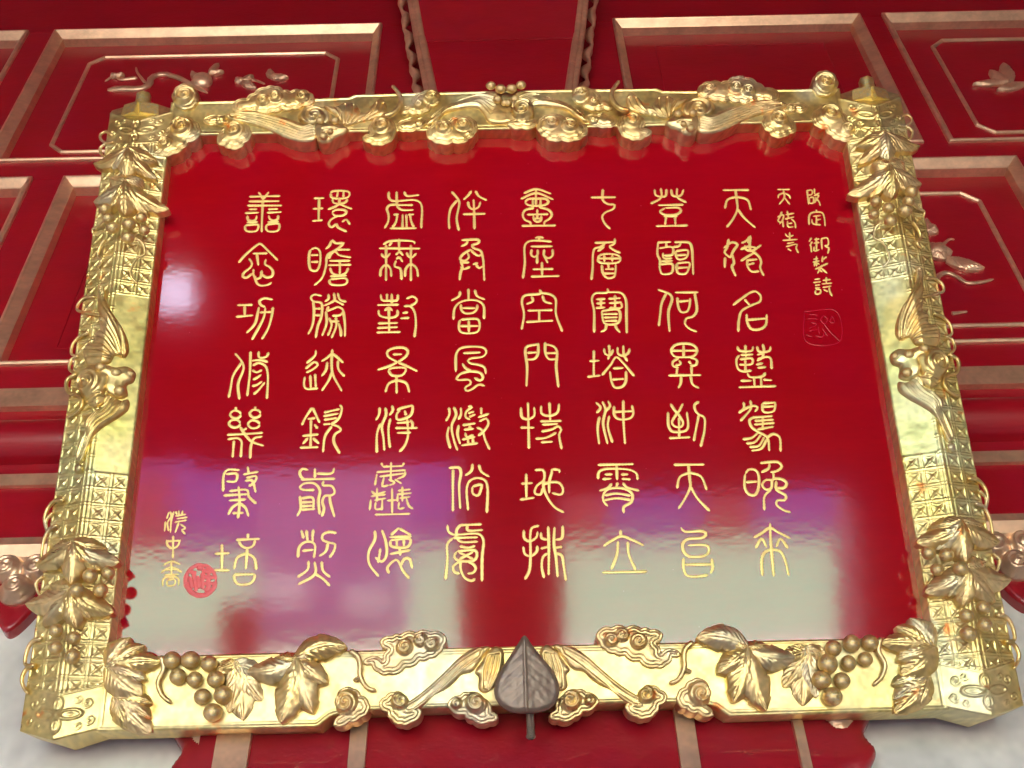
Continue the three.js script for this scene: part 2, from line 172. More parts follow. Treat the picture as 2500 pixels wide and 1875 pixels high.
  [1,[[-122,232,-124,219,-143,206],[-102,238,-102,208],[-87,235,-82,218,-63,207],[-138,155,-135,185,-124,200,-102,207,-77,203,-67,191,-66,155],[-120,196,-119,181,-111,172,-91,173,-82,184,-82,195],[-118,186,-85,185],[-121,155,-81,155,-77,146,-79,126,-87,120,-118,121,-124,128,-124,148,-121,155],[-102,154,-102,121],[-123,138,-79,137]]],
  [1,[[-133,19,-131,67,-121,80,-69,80,-62,70,-69,58,-101,52,-105,46,-98,40,-79,36,-67,29,-64,12],[-116,67,-75,68],[-118,41,-110,28,-96,20],[-91,4,-77,-4,-71,3,-76,15,-102,20,-125,12,-131,0,-102,-2,-99,-11,-112,-21,-109,-29,-99,-27,-80,-14,-67,-18]]],
  [1,[[-149,-69,-148,-87,-156,-103],[-149,-116,-153,-138,-146,-170],[-138,-68,-133,-87,-143,-115,-138,-149,-130,-175],[-122,-70,-122,-87,-128,-100],[-127,-113,-130,-135,-124,-160],[-106,-68,-97,-69,-110,-81,-111,-94,-101,-101],[-106,-85,-92,-81],[-104,-94,-89,-88],[-119,-114,-89,-110],[-116,-125,-93,-123],[-113,-132,-109,-143,-94,-138],[-103,-114,-101,-124],[-120,-149,-90,-143],[-107,-145,-106,-159],[-96,-143,-95,-158],[-122,-163,-84,-158],[-76,-71,-76,-89],[-84,-96,-58,-87],[-81,-106,-65,-99,-60,-110,-69,-127,-84,-141],[-87,-120,-75,-127,-68,-151,-58,-175]]],
  [1,[[-150,-216,-127,-216,-123,-226,-127,-256,-125,-312],[-140,-219,-141,-256,-141,-317],[-97,-207,-100,-224,-114,-235],[-83,-209,-78,-226,-60,-239],[-108,-316,-110,-263,-103,-247,-86,-241,-69,-248,-65,-261,-67,-323],[-98,-261,-78,-257,-80,-270,-86,-282,-97,-277,-98,-261]]],
  [1,[[-153,-347,-151,-362,-142,-369,-85,-370,-76,-381,-79,-424,-80,-475],[-123,-347,-133,-359,-132,-378,-124,-386,-87,-387],[-127,-349,-78,-348],[-109,-349,-110,-360,-76,-361],[-141,-377,-153,-390,-153,-422,-157,-469],[-141,-377,-87,-377],[-127,-396,-109,-400,-93,-396],[-133,-407,-93,-407,-90,-417,-96,-428,-131,-427,-138,-419,-133,-407],[-129,-409,-97,-426],[-97,-409,-128,-425],[-128,-430,-141,-441,-138,-453,-127,-457],[-125,-427,-125,-447,-116,-466,-101,-473,-94,-468],[-110,-431,-100,-435,-93,-445,-98,-455,-111,-457]]],
  [1,[[37,504,68,516,105,501],[29,488,68,504,110,484],[68,518,66,470],[39,478,48,487,67,488,92,486,97,477,87,469,47,470,39,478],[59,486,58,460],[78,486,77,461],[61,461,39,455,33,440,38,427,51,419,51,411],[73,463,97,454,104,441,98,429,86,420,84,410],[43,442,96,442],[69,457,68,431],[59,439,60,427,67,421,76,424,78,438],[60,430,76,430],[29,410,113,409]]],
  [1,[[61,374,70,377,82,374],[71,378,70,366],[28,262,34,304,36,355,45,365,70,367,101,363],[49,351,103,350],[52,343,50,328,57,321,65,327,66,342],[65,331,63,302],[82,342,81,324,92,317,101,324,102,342],[81,326,89,303],[75,307,74,268],[52,287,102,287],[47,267,116,267]]],
  [1,[[67,231,69,221,30,215,24,200,28,166,21,125],[69,222,92,217,103,206,103,164,116,117],[47,214,50,201,34,192],[73,216,78,199,95,192],[36,175,96,175],[64,175,63,147],[32,145,96,147]]],
  [1,[[59,89,56,58,48,48,31,47],[59,86,32,80,28,70,31,30,28,-22],[32,64,56,65],[75,91,75,60,82,47,100,46],[75,85,93,80,101,68,98,28,101,-26],[75,62,100,62]]],
  [1,[[14,-73,16,-98,29,-103,43,-95,44,-73],[30,-61,30,-98,29,-175],[11,-123,43,-124],[60,-70,61,-90,78,-96,96,-88,101,-66],[79,-62,79,-108],[56,-109,105,-109],[60,-117,96,-116],[58,-134,82,-129,97,-122,103,-131,98,-141,102,-178],[44,-151,68,-149,92,-137],[56,-160,83,-159]]],
  [1,[[21,-233,20,-290],[9,-257,35,-256],[5,-294,38,-290],[40,-226,59,-227,60,-248,43,-264,39,-280,51,-283,57,-267],[79,-223,77,-235,72,-251,70,-281],[79,-224,95,-228,94,-234],[60,-248,58,-264,66,-290,81,-313,101,-326],[55,-261,74,-255,94,-258,101,-275,96,-284,76,-280]]],
  [1,[[12,-363,13,-382,24,-389,39,-380,42,-367],[46,-354,30,-359,26,-373,25,-420,21,-454,11,-473],[10,-400,13,-417,25,-422,39,-411,40,-399],[49,-369,50,-382,63,-387],[65,-356,65,-396,62,-465],[47,-406,64,-402],[62,-416,52,-424,48,-445,52,-471],[79,-358,76,-396,79,-424,81,-470],[79,-387,93,-384,97,-355],[78,-405,94,-403],[79,-417,91,-422,95,-447,98,-478]]],
  [1,[[202,488,264,487],[233,512,232,478,245,467,259,465,256,454,235,443,227,431,233,410,245,395]]],
  [1,[[204,357,254,358],[254,369,252,354,240,346,252,334,266,327],[230,355,219,346,204,341,199,327,196,288,191,254],[228,346,210,333],[209,313,218,323,253,323,264,314,259,302,213,303,209,313],[210,313,263,312],[226,323,225,303],[245,322,244,303],[234,303,234,283],[218,296,220,272,229,259,245,261,250,275,252,296],[219,271,249,271],[225,283,248,283]]],
  [1,[[228,230,228,220,198,217,190,205,193,169,190,113],[228,220,259,217,269,202,268,153,266,109],[199,201,222,202],[211,205,210,180],[199,190,221,191],[197,178,220,179],[228,202,258,203],[245,212,243,178],[229,190,260,192],[229,177,258,178,259,190],[211,170,251,171,248,138,217,136,211,170],[214,161,249,161],[215,152,248,152],[216,143,247,143],[220,136,216,120,205,114],[240,137,243,123,251,111]]],
  [1,[[187,67,183,1],[175,39,198,40],[168,-1,199,2],[211,71,213,57,224,53,232,68],[223,80,222,54,218,42],[242,74,243,56,255,51,267,59,270,70],[256,78,256,53,263,36],[202,2,224,29,238,48,253,32,276,-2],[228,19,253,20],[221,12,223,-14,230,-29,246,-28,255,-17,258,12],[224,-9,253,-8]]],
  [1,[[184,-65,194,-78,184,-92],[191,-100,185,-126,186,-168],[199,-63,205,-82,198,-116,205,-168],[212,-62,216,-75,203,-89],[213,-99,208,-123,216,-165],[225,-75,224,-96,229,-105,241,-109,260,-106,267,-97,266,-74],[247,-61,244,-114,244,-169],[225,-90,267,-89]]],
  [1,[[180,-217,260,-217],[222,-217,221,-254],[179,-251,182,-234,193,-228,221,-227,252,-231,265,-240,266,-255],[194,-240,212,-240],[188,-251,209,-250],[230,-241,247,-241],[231,-251,251,-253],[209,-261,200,-271,180,-278],[233,-260,240,-270,268,-280],[222,-259,218,-271],[197,-314,189,-303,188,-290,196,-277,218,-272,240,-276,252,-287,249,-305,231,-317,231,-331],[191,-289,217,-285,249,-291],[190,-300,217,-296,249,-301]]],
  [1,[[221,-368,221,-383],[182,-404,199,-393,222,-383,244,-391,269,-405],[214,-393,210,-422,196,-456],[235,-395,235,-422,248,-459],[176,-462,272,-462]]],
  [1,[[361,508,363,490,386,487,391,508],[377,511,375,483,348,466],[402,507,405,488,424,488,433,506],[417,510,416,483,437,467],[366,461,429,461],[383,453,416,452,421,444,411,434,379,434,370,443,383,453],[383,427,379,404],[405,426,404,403],[377,428,412,428],[356,401,435,401]]],
  [1,[[356,354,390,355],[358,354,354,319,359,304,357,288],[378,354,377,339],[359,338,391,340,390,320,369,317],[368,325,368,311,389,309],[361,302,390,302],[357,293,387,293,388,279,382,268,361,267,357,280,357,293],[375,309,374,293],[414,353,407,343,393,341],[397,354,419,354,434,351,438,337,437,302,435,262],[399,329,428,330,422,310,403,306,398,318,399,329],[399,317,425,318],[399,295,429,295,424,276,417,266,400,267,397,279,399,295],[398,282,426,283]]],
  [1,[[347,224,374,211,379,199,368,165,366,110],[367,214,354,188,348,158,342,126],[387,215,443,214],[392,202,392,176,398,162,411,163,418,175,422,199],[393,190,419,192],[434,213,434,163,423,149,409,145,404,131,414,117,430,109]]],
  [1,[[364,62,376,75,394,79,417,75,426,62,418,47,394,44,372,47,364,62],[363,61,427,60],[396,78,393,44],[382,42,367,32,367,22,380,17],[382,36,385,27,372,23],[407,43,423,35,419,23,406,22],[404,34,409,25],[376,17,373,-2],[409,21,408,-3],[354,-2,430,-3],[383,-4,381,-22,374,-35],[405,-4,408,-26,422,-36]]],
  [1,[[353,-73,367,-95,382,-73],[346,-93,345,-130,352,-141,382,-140,388,-131,389,-94],[367,-95,353,-120,359,-129,373,-130,378,-121,367,-95],[370,-107,366,-155],[343,-157,391,-156],[419,-69,408,-77,408,-90,415,-101,426,-108,425,-136,412,-180],[415,-102,406,-135,398,-166]]],
  [1,[[348,-221,417,-222],[381,-221,381,-256,381,-272,368,-298,350,-324],[381,-272,393,-299,418,-331],[382,-240,360,-250,351,-277],[382,-240,406,-250,416,-282]]],
  [1,[[352,-366,358,-375,398,-376,406,-382,397,-390,363,-393,353,-403,353,-419,363,-431,399,-430,408,-420,407,-410,395,-406,363,-407],[352,-434,350,-456,355,-472,371,-476,401,-473],[352,-449,411,-450],[412,-437,412,-458,406,-470]]],
  [1,[[529,501,595,500],[561,500,561,467,560,446,547,418,528,393],[560,446,572,422,598,390],[562,481,539,473,529,447],[562,481,587,471,593,441]]],
  [1,[[530,360,523,335,516,322,529,306],[515,334,537,350,549,344,537,325,528,306],[516,309,512,279],[534,317,535,291,530,284,536,255],[559,347,571,353,583,366,579,345,578,325],[583,361,574,347],[555,329,573,337,595,333],[567,341,569,329,582,325,607,341],[552,297,570,309,592,322],[582,325,597,309,601,293,597,278,603,255],[565,299,593,301],[569,301,567,283,575,268,594,268],[567,286,585,291]]],
  [1,[[521,177,544,195,566,210,579,213,589,201,586,186,565,176,540,161,531,138,526,106],[550,193,561,176],[551,153,550,131,558,113,578,112,592,122,598,151],[549,137,595,140]]],
  [1,[[520,69,523,58,539,55,553,57,557,68],[539,72,537,39],[566,68,568,55,579,52,594,56,597,67],[580,73,579,52,563,45],[579,52,574,37,561,30],[523,46,515,36,516,10,527,4,547,6],[525,46,555,47],[522,35,551,36,549,23,519,21],[535,35,532,4],[563,35,592,38,593,8],[558,20,575,24],[560,12,581,14],[536,0,540,-10,571,-9,578,0],[550,-9,549,-35],[566,-9,564,-34],[518,-20,544,-20],[570,-18,591,-20],[512,-36,599,-35]]],
  [1,[[519,-73,519,-86,506,-101],[505,-99,527,-87,541,-83,550,-87,542,-98],[535,-69,535,-87,507,-120],[562,-77,562,-98,585,-97,592,-77],[561,-86,590,-85],[562,-77,593,-76],[534,-112,582,-109],[538,-111,528,-118,531,-135,543,-146,563,-161,564,-194],[539,-120,583,-118],[537,-129,584,-126],[543,-141,581,-135],[559,-112,555,-143],[546,-147,528,-161,507,-164],[551,-153,533,-172,514,-174],[557,-159,542,-180,520,-183],[562,-164,547,-187,524,-192],[563,-161,578,-153,590,-160,589,-196]]],
  [1,[[505,-246,513,-237,526,-237,533,-246,530,-279,520,-296,508,-294,501,-282,502,-259,505,-246],[503,-266,531,-265],[540,-222,562,-220,581,-221,587,-231,576,-241,560,-244],[561,-222,558,-234,540,-244],[567,-244,564,-261,548,-262,539,-273,546,-284,558,-281,564,-261,583,-261,593,-270,586,-281,571,-281],[558,-283,541,-300,537,-332],[571,-264,569,-284,588,-300,584,-309,568,-310,565,-319,580,-333,594,-338]]],
  [1,[[546,-361,543,-395,540,-480],[507,-393,525,-384,545,-372,562,-383,586,-397],[508,-417,524,-396,532,-415],[553,-415,564,-397,578,-419],[516,-478,520,-439,529,-425,544,-421,560,-425,568,-443,572,-479]]],
  [0.72,[[664.5,499.7,695.8,498.9],[679.4,499.3,679.1,476.5,663.7,455.5],[679.1,476.5,690.3,454.8],[680.0,489.7,666.0,483.0,663.5,473.6],[680.0,489.7,692.1,480.3,693.1,471.2]]],
  [0.72,[[668.2,434.9,661.1,419.6,655.6,407.5,664.9,402.5],[655.2,418.9,670.5,425.4,667.0,411.3,657.9,398.6],[667.0,411.3,666.1,389.5],[681.2,436.6,681.8,419.0,677.2,410.2],[675.6,425.3,697.5,429.2],[672.4,412.8,696.2,418.7],[678.7,407.8,678.3,390.8,691.0,390.5],[688.0,413.6,695.9,402.5,695.6,386.3],[679.4,399.7,689.2,401.0]]],
  [0.72,[[668.4,371.8,673.1,362.8,688.3,366.4],[679.8,375.5,677.0,352.8],[659.2,352.4,696.7,354.2],[669.0,343.0,687.2,346.5],[665.5,334.4,693.2,340.4,689.9,330.6,693.5,315.9],[669.0,329.1,677.3,322.2]]],
  [0.72,[[735.6,493.7,749.4,495.4,747.8,483.0,736.4,481.2],[737.7,496.5,736.3,453.6],[740.6,472.8,750.2,474.7,748.0,458.2,739.3,457.6,740.6,472.8],[756.4,500.2,755.8,482.8,767.5,486.6],[751.8,478.8,764.9,480.5,757.3,468.3,750.0,457.4],[754.7,474.6,763.2,459.9,764.1,448.8]]],
  [0.72,[[753.4,438.4,752.3,430.3],[729.6,394.7,733.9,421.8,741.8,429.7,765.9,429.1,769.4,416.8,768.2,389.7],[742.2,419.1,762.1,421.1],[750.8,419.3,747.7,396.3],[749.3,408.4,760.7,410.5],[738.7,411.5,739.4,398.5,758.4,394.0]]],
  [0.72,[[730.7,358.2,723.4,346.8],[731.0,347.4,723.5,334.9],[726.3,337.6,725.3,317.0],[736.8,352.4,749.7,354.5],[742.6,357.9,737.8,321.4],[733.7,342.5,748.3,344.6],[734.2,333.4,732.6,320.8,745.6,324.4],[752.4,354.0,768.7,356.4,767.7,336.5,758.2,334.4],[754.2,354.8,751.7,324.2],[759.7,332.8,768.3,328.6,763.7,312.1]]],
  [0.72,[[727.1,297.3,738.9,299.4],[724.4,289.5,741.4,293.0],[735.8,306.5,731.9,277.6],[726.9,277.7,729.9,288.2,740.1,283.3],[751.0,306.1,747.0,289.0],[745.8,292.9,759.8,303.9],[727.5,269.9,760.7,285.5],[745.9,281.2,732.0,258.2],[741.6,274.3,755.2,257.6],[732.2,274.5,744.0,261.7]]],
  [0.72,[[722.1,241.8,736.4,243.4],[718.6,233.4,737.1,235.6],[721.6,225.6,734.2,226.9],[720.6,218.0,733.2,219.2],[721.7,213.8,720.2,202.7,731.2,204.3,732.5,214.2,721.7,213.8],[741.8,238.6,761.3,240.8],[751.5,247.6,749.0,229.6],[738.2,229.1,763.3,231.1],[738.6,219.5,760.5,223.1],[754.6,221.7,754.4,208.3,758.3,195.3],[740.2,214.4,750.0,207.7]]],
  [0.72,[[-758.9,-302.9,-762.6,-318.6],[-764.5,-323.7,-764.3,-347.2],[-756.9,-301.4,-752.9,-311.8,-759.6,-327.0,-755.6,-346.8],[-748.3,-301.6,-751.9,-321.4,-751.2,-350.7],[-744.7,-301.7,-740.9,-309.5],[-737.8,-299.9,-736.6,-312.8],[-729.5,-300.1,-730.5,-313.0],[-744.8,-312.6,-721.0,-309.4],[-741.2,-319.1,-717.4,-315.9],[-745.0,-327.0,-718.3,-322.3],[-735.3,-326.6,-741.2,-351.0],[-731.9,-330.9,-719.6,-341.4,-727.0,-344.4,-718.4,-354.7]]],
  [0.8,[[-758.0,-365.8,-754.6,-378.4,-744.9,-385.0,-734.6,-382.1,-728.0,-365.9],[-744.6,-356.6,-740.6,-407.6],[-758.5,-369.5,-727.8,-368.4]]],
  [0.72,[[-759.9,-422.6,-743.6,-414.6,-722.8,-422.0],[-762.9,-438.0,-742.4,-427.1,-718.2,-439.1],[-743.9,-410.9,-740.1,-444.7],[-755.3,-432.9,-724.8,-432.1],[-755.7,-443.7,-723.8,-443.3],[-756.2,-468.8,-756.3,-452.9,-743.4,-447.1,-725.0,-452.1,-723.0,-468.1],[-748.5,-456.1,-731.6,-455.0,-732.1,-465.7,-746.0,-466.9,-748.5,-456.1],[-747.6,-450.6,-733.6,-450.4]]],
];
const SEAL_SQUARE = [[687,156,762,155,759,75,683,75,687,156],[731,145,723,134,729,122,739,133,731,145],[729,122,741,100,758,77],[751,144,744,126,754,125,751,144],[698,148,718,146],[693,137,717,135],[699,127,712,122,693,111],[692,104,713,108],[704,92,720,88,729,104],[714,119,715,96],[683,94,698,89],[723,113,733,89]];
const SEAL_ROUND = [[-644,-458,-649,-477,-664,-489,-683,-489,-701,-476,-709,-457,-704,-437,-689,-425,-669,-426,-652,-439,-644,-458],[-702,-448,-693,-476],[-694,-438,-684,-482],[-684,-447,-678,-476],[-677,-436,-653,-440],[-673,-450,-648,-453],[-674,-440,-671,-478],[-662,-432,-659,-480],[-670,-464,-646,-466],[-688,-430,-672,-432],[-703,-461,-694,-462],[-668,-478,-653,-478],[-701,-439,-687,-442]];
const ORN = {
  top: [
    {"n":"cloud","o":[-873,652,-870,671,-854,677,-844,700,-836,722,-809,730,-785,715,-769,695,-767,673,-777,655,-794,650,-806,629,-827,614,-849,610,-866,626],"h":22,"s":[[-813,694,24],[-850,646,15]],"rim":1},
    {"n":"cloud_knob","o":[-841,777,-844,805,-831,826,-812,830,-791,816,-782,792,-784,763,-801,749,-824,754],"h":34,"s":[[-811,786,26]],"rim":1},
    {"n":"cloud","o":[-721,645,-708,655,-704,693,-685,714,-660,708,-643,685,-640,660,-654,644,-665,627,-688,628,-703,637],"h":22,"s":[[-681,681,21]],"rim":1},
    {"n":"cloud","o":[-693,765,-658,782,-640,799,-624,804,-611,817,-588,819,-566,806,-548,802,-539,789,-522,805,-499,797,-487,780,-490,760,-513,754,-538,744,-565,745,-590,737,-616,734,-636,742,-655,739,-674,731,-690,726],"h":24,"s":[[-614,769,15],[-583,780,15],[-516,779,15]],"rim":1},
    {"n":"cloud","o":[-362,652,-342,664,-340,699,-319,714,-297,709,-279,682,-279,661,-289,649,-302,631,-321,627,-342,635],"h":24,"s":[[-313,685,20]],"rim":1},
    {"n":"cloud","o":[-268,733,-237,752,-233,777,-216,789,-200,794,-175,792,-168,772,-173,751,-190,743,-206,724,-225,720,-245,724,-264,721],"h":26,"s":[[-189,770,17],[-220,745,12]],"rim":1},
    {"n":"cloud","o":[-201,655,-188,688,-167,702,-147,700,-134,707,-108,712,-85,702,-75,681,-81,656,-95,641,-115,628,-135,631,-147,638,-167,629,-188,639],"h":24,"s":[[-157,673,17],[-110,682,17]],"rim":1},
    {"n":"cloud","o":[-763,720,-751,730,-725,733,-705,727,-697,711,-710,701,-732,704,-752,706],"h":14,"s":[[-716,712,10]],"rim":1},
    {"n":"cloud","o":[-277,690,-254,709,-225,710,-199,706,-204,688,-225,675,-251,669,-270,674],"h":14,"s":[[-217,690,10]],"rim":1},
    {"n":"bat","o":[-480,705,-510,698,-556,718,-596,729,-636,741,-675,739,-708,727,-684,710,-633,697,-586,676,-543,652,-504,642,-477,649],"h":20,"gg":[[-484,691,-512,682,-554,700,-635,728,-693,728],[-484,683,-511,675,-552,692,-635,722,-693,727],[-483,675,-510,667,-550,683,-634,717,-693,726],[-483,667,-509,660,-548,674,-634,712,-693,725],[-482,660,-508,652,-546,666,-634,706,-693,724]]},
    {"n":"bat","o":[-461,753,-428,749,-409,761,-382,756,-369,734,-354,726,-337,754,-316,773,-303,751,-309,719,-329,709,-361,703,-405,691,-418,711],"h":20,"g":[[-413,701,-421,730,-431,746],[-406,697,-403,729,-407,753],[-397,697,-386,725,-386,751],[-387,699,-372,720,-369,732],[-374,702,-352,720,-343,740],[-361,706,-336,727,-327,755],[-345,710,-320,727,-311,755]]},
    {"n":"bat","o":[-524,714,-522,736,-503,750,-474,749,-447,734,-439,712,-452,694,-477,689,-507,696],"h":22,"s":[[-483,715,34]]},
    {"n":"bat","o":[-480,675,-478,703,-465,709,-452,696,-439,696,-426,706,-418,693,-396,677,-405,661,-427,650,-440,637,-462,635,-474,651],"h":30,"g":[[-457,671,-441,674,-425,670],[-460,651,-447,655,-437,648]],"dome":8},
    {"n":"bat","o":[-201,686,-191,710,-167,737,-134,755,-101,770,-52,783,-24,784,-15,751,11,731,15,702,-5,685,-44,690,-59,718,-75,736,-118,733,-154,722,-173,701,-189,688],"h":22,"gg":[[-187,702,-155,732,-118,748,-71,753,-39,714],[-187,703,-156,734,-119,751,-71,758,-35,724],[-188,705,-157,736,-119,753,-70,763,-31,735],[-188,706,-158,738,-120,756,-70,767,-27,745],[-189,707,-159,739,-120,758,-69,772,-23,755]],"c":1},
    {"n":"centre_scroll","o":[11,722,15,747,39,762,63,745,68,721,60,697,76,689,69,671,37,666,8,673,-1,691,15,698],"h":36,"s":[[39,722,29]],"rim":1,"c":2},
  ],
  post: [
    {"n":"bat","o":[-959,225,-956,236,-947,231,-938,197,-918,161,-894,126,-877,91,-873,63,-880,48,-889,63,-907,98,-932,139,-949,162],"h":14,"gg":[[-953,225,-942,185,-918,148,-893,100,-882,56],[-950,226,-939,191,-913,152,-889,100,-880,56]]},
    {"n":"bat","o":[-883,48,-899,52,-909,30,-934,25,-959,30,-975,71,-966,85,-948,87,-952,107,-939,116,-946,148,-932,149,-908,115,-889,77],"h":14,"g":[[-906,41,-936,45,-962,51],[-904,47,-930,59,-967,71],[-901,52,-927,76,-959,85],[-897,56,-921,87,-948,102],[-892,56,-914,92,-937,113],[-889,56,-907,95,-937,139]]},
    {"n":"bat","o":[-981,-14,-981,6,-964,25,-939,30,-918,21,-903,-2,-907,-29,-910,-46,-900,-54,-921,-78,-947,-66,-965,-44],"h":16,"s":[[-952,-17,27]],"g":[[-971,-33,-949,-55,-918,-48],[-965,-44,-940,-66,-910,-51]],"dome":6},
    {"n":"bat","o":[-904,-46,-874,-59,-861,-54,-859,-75,-874,-96,-901,-122,-918,-143,-932,-177,-941,-208,-956,-195,-955,-162,-941,-131,-947,-110,-925,-89,-910,-78],"h":14,"gg":[[-896,-56,-912,-87,-934,-113,-937,-142,-949,-195],[-888,-58,-903,-88,-927,-115,-933,-143,-947,-197],[-880,-59,-895,-90,-919,-116,-930,-143,-946,-198],[-872,-61,-886,-91,-912,-117,-926,-144,-944,-200]]},
    {"n":"bat","o":[-955,-213,-944,-209,-935,-220,-940,-230,-951,-228],"h":16,"dome":4},
    {"n":"bat","o":[-928,27,-909,23,-893,20,-871,25,-854,15,-856,-9,-868,-19,-864,-44,-880,-53,-900,-47,-909,-29,-908,-7,-925,1],"h":16,"dome":4},
  ],
  bottom: [
    {"n":"cloud","o":[-378,-772,-372,-759,-363,-750,-374,-735,-374,-716,-359,-698,-341,-700,-325,-714,-309,-728,-308,-745,-324,-758,-346,-766,-361,-772],"h":22,"s":[[-355,-728,20]],"rim":1},
    {"n":"cloud","o":[-290,-606,-283,-597,-265,-596,-247,-593,-231,-596,-215,-590,-202,-595,-186,-589,-170,-591,-154,-600,-145,-614,-159,-619,-169,-634,-188,-643,-208,-647,-219,-657,-237,-660,-251,-666,-271,-674,-291,-669,-305,-653,-323,-649,-327,-639,-309,-637,-282,-645,-266,-641,-274,-625,-287,-618],"h":20,"s":[[-238,-621,14],[-206,-607,12],[-183,-616,12]],"rim":1},
    {"n":"cloud","o":[-152,-736,-145,-723,-127,-719,-109,-713,-93,-711,-78,-725,-73,-740,-63,-753,-47,-756,-50,-765,-68,-773,-85,-773,-103,-768,-118,-757,-134,-752,-147,-745],"h":22,"s":[[-94,-735,18],[-133,-736,9]],"rim":1},
    {"n":"cloud","o":[-289,-732,-276,-718,-259,-709,-241,-712,-231,-725,-228,-738,-202,-748,-207,-759,-225,-771,-244,-773,-262,-764,-271,-749,-283,-744],"h":18,"s":[[-244,-726,16]],"rim":1},
    {"n":"feather","o":[-257,-739,-227,-727,-194,-704,-160,-674,-126,-642,-102,-627,-65,-623,-81,-646,-102,-672,-124,-678,-138,-693,-160,-708,-178,-716,-200,-737,-226,-752,-256,-753,-271,-746],"h":14,"gg":[[-252,-744,-226,-736,-195,-716,-161,-687,-125,-655,-85,-631],[-252,-746,-225,-740,-197,-721,-161,-693,-127,-662,-86,-635],[-251,-748,-225,-743,-198,-726,-162,-699,-128,-669,-87,-639]]},
    {"n":"feather","o":[-52,-622,-40,-628,-36,-653,-41,-675,-53,-697,-62,-708,-78,-715,-89,-708,-89,-683,-96,-674,-82,-652,-70,-634],"h":16,"gg":[[-66,-642,-75,-670,-77,-707],[-60,-642,-67,-671,-75,-707],[-53,-641,-60,-672,-72,-708],[-47,-640,-53,-672,-69,-708]]},
  ],
  knobs: [
    {"p":"top","n":"bat_head","b":[[-465,693,11],[-428,692,11],[-438,660,8],[-455,646,12]],"h":40},
    {"p":"top","n":"fruit","b":[[14,783,14],[-22,750,12],[-4,739,10]],"h":34,"c":1},
    {"p":"top","n":"fruit","b":[[38,792,13]],"h":38,"c":1},
    {"p":"post","n":"bat_head","b":[[-890,4,13],[-879,-38,14],[-922,14,12]],"h":22},
    {"p":"post","n":"bat_head","b":[[-863,7,11]],"h":16},
  ],
};
const LEAVES = [
  {"p":"post","b":[-925,603],"l":[[-1016,582,40,0.25],[-858,580,37,-0.2],[-856,529,35,-0.25],[-960,552,32,0.1],[-919,521,45,0]],"h":20,"w":14},
  {"p":"post","b":[-919,502],"l":[[-965,527,39,0.1],[-884,522,34,-0.1],[-1001,469,43,0.3],[-817,442,43,-0.3],[-865,426,34,-0.15],[-951,434,27,0.1],[-910,411,46,0]],"h":24,"w":14},
  {"p":"post","b":[-928,-394],"l":[[-979,-399,28,0.1],[-865,-401,35,-0.15],[-1011,-433,47,0.25],[-835,-431,47,-0.3],[-869,-451,41,-0.1],[-919,-484,47,0.1]],"h":26,"w":14},
  {"p":"post","b":[-918,-494],"l":[[-969,-477,35,0.1],[-1020,-514,47,0.25],[-973,-563,47,0.15],[-835,-538,44,-0.2],[-876,-551,38,0],[-898,-573,41,-0.1]],"h":26,"w":14},
  {"p":"bottom","b":[-831,-648],"l":[[-796,-588,47,0.2],[-765,-605,41,0.1],[-730,-638,44,0.1],[-759,-705,54,-0.2],[-756,-673,35,0]],"h":26,"w":10},
  {"p":"bottom","b":[-812,-708],"l":[[-740,-720,35,0.1],[-740,-749,41,0],[-736,-777,47,-0.1],[-779,-769,35,-0.1]],"h":24,"w":4},
  {"p":"bottom","b":[-580,-644],"l":[[-557,-757,55,0.05],[-523,-719,41,-0.1],[-587,-742,34,0.1],[-522,-663,34,-0.1],[-618,-658,27,0]],"h":8,"w":2},
  {"p":"bottom","b":[-454,-643],"l":[[-497,-635,27,0.1],[-425,-627,30,-0.1],[-553,-662,48,0.25],[-355,-617,48,0.3],[-391,-690,43,-0.1],[-480,-767,59,0.12],[-417,-749,52,-0.1]],"h":28,"w":8},
];
const GRAPES = [
  {"p":"post","b":[[-959,428,15],[-945,396,15],[-929,365,16],[-872,404,14],[-895,379,15],[-861,368,14],[-894,344,16]],"w":30},
  {"p":"post","b":[[-881,-468,15],[-848,-460,15],[-900,-500,15],[-859,-496,15]],"w":34},
  {"p":"post","b":[[-933,-581,15],[-897,-596,16],[-927,-617,15],[-895,-632,16]],"w":30},
  {"p":"bottom","b":[[-708,-636,19],[-670,-637,19],[-631,-646,17],[-693,-669,17],[-658,-676,17],[-615,-677,20],[-640,-710,18],[-599,-708,19],[-616,-742,20]],"w":8},
];
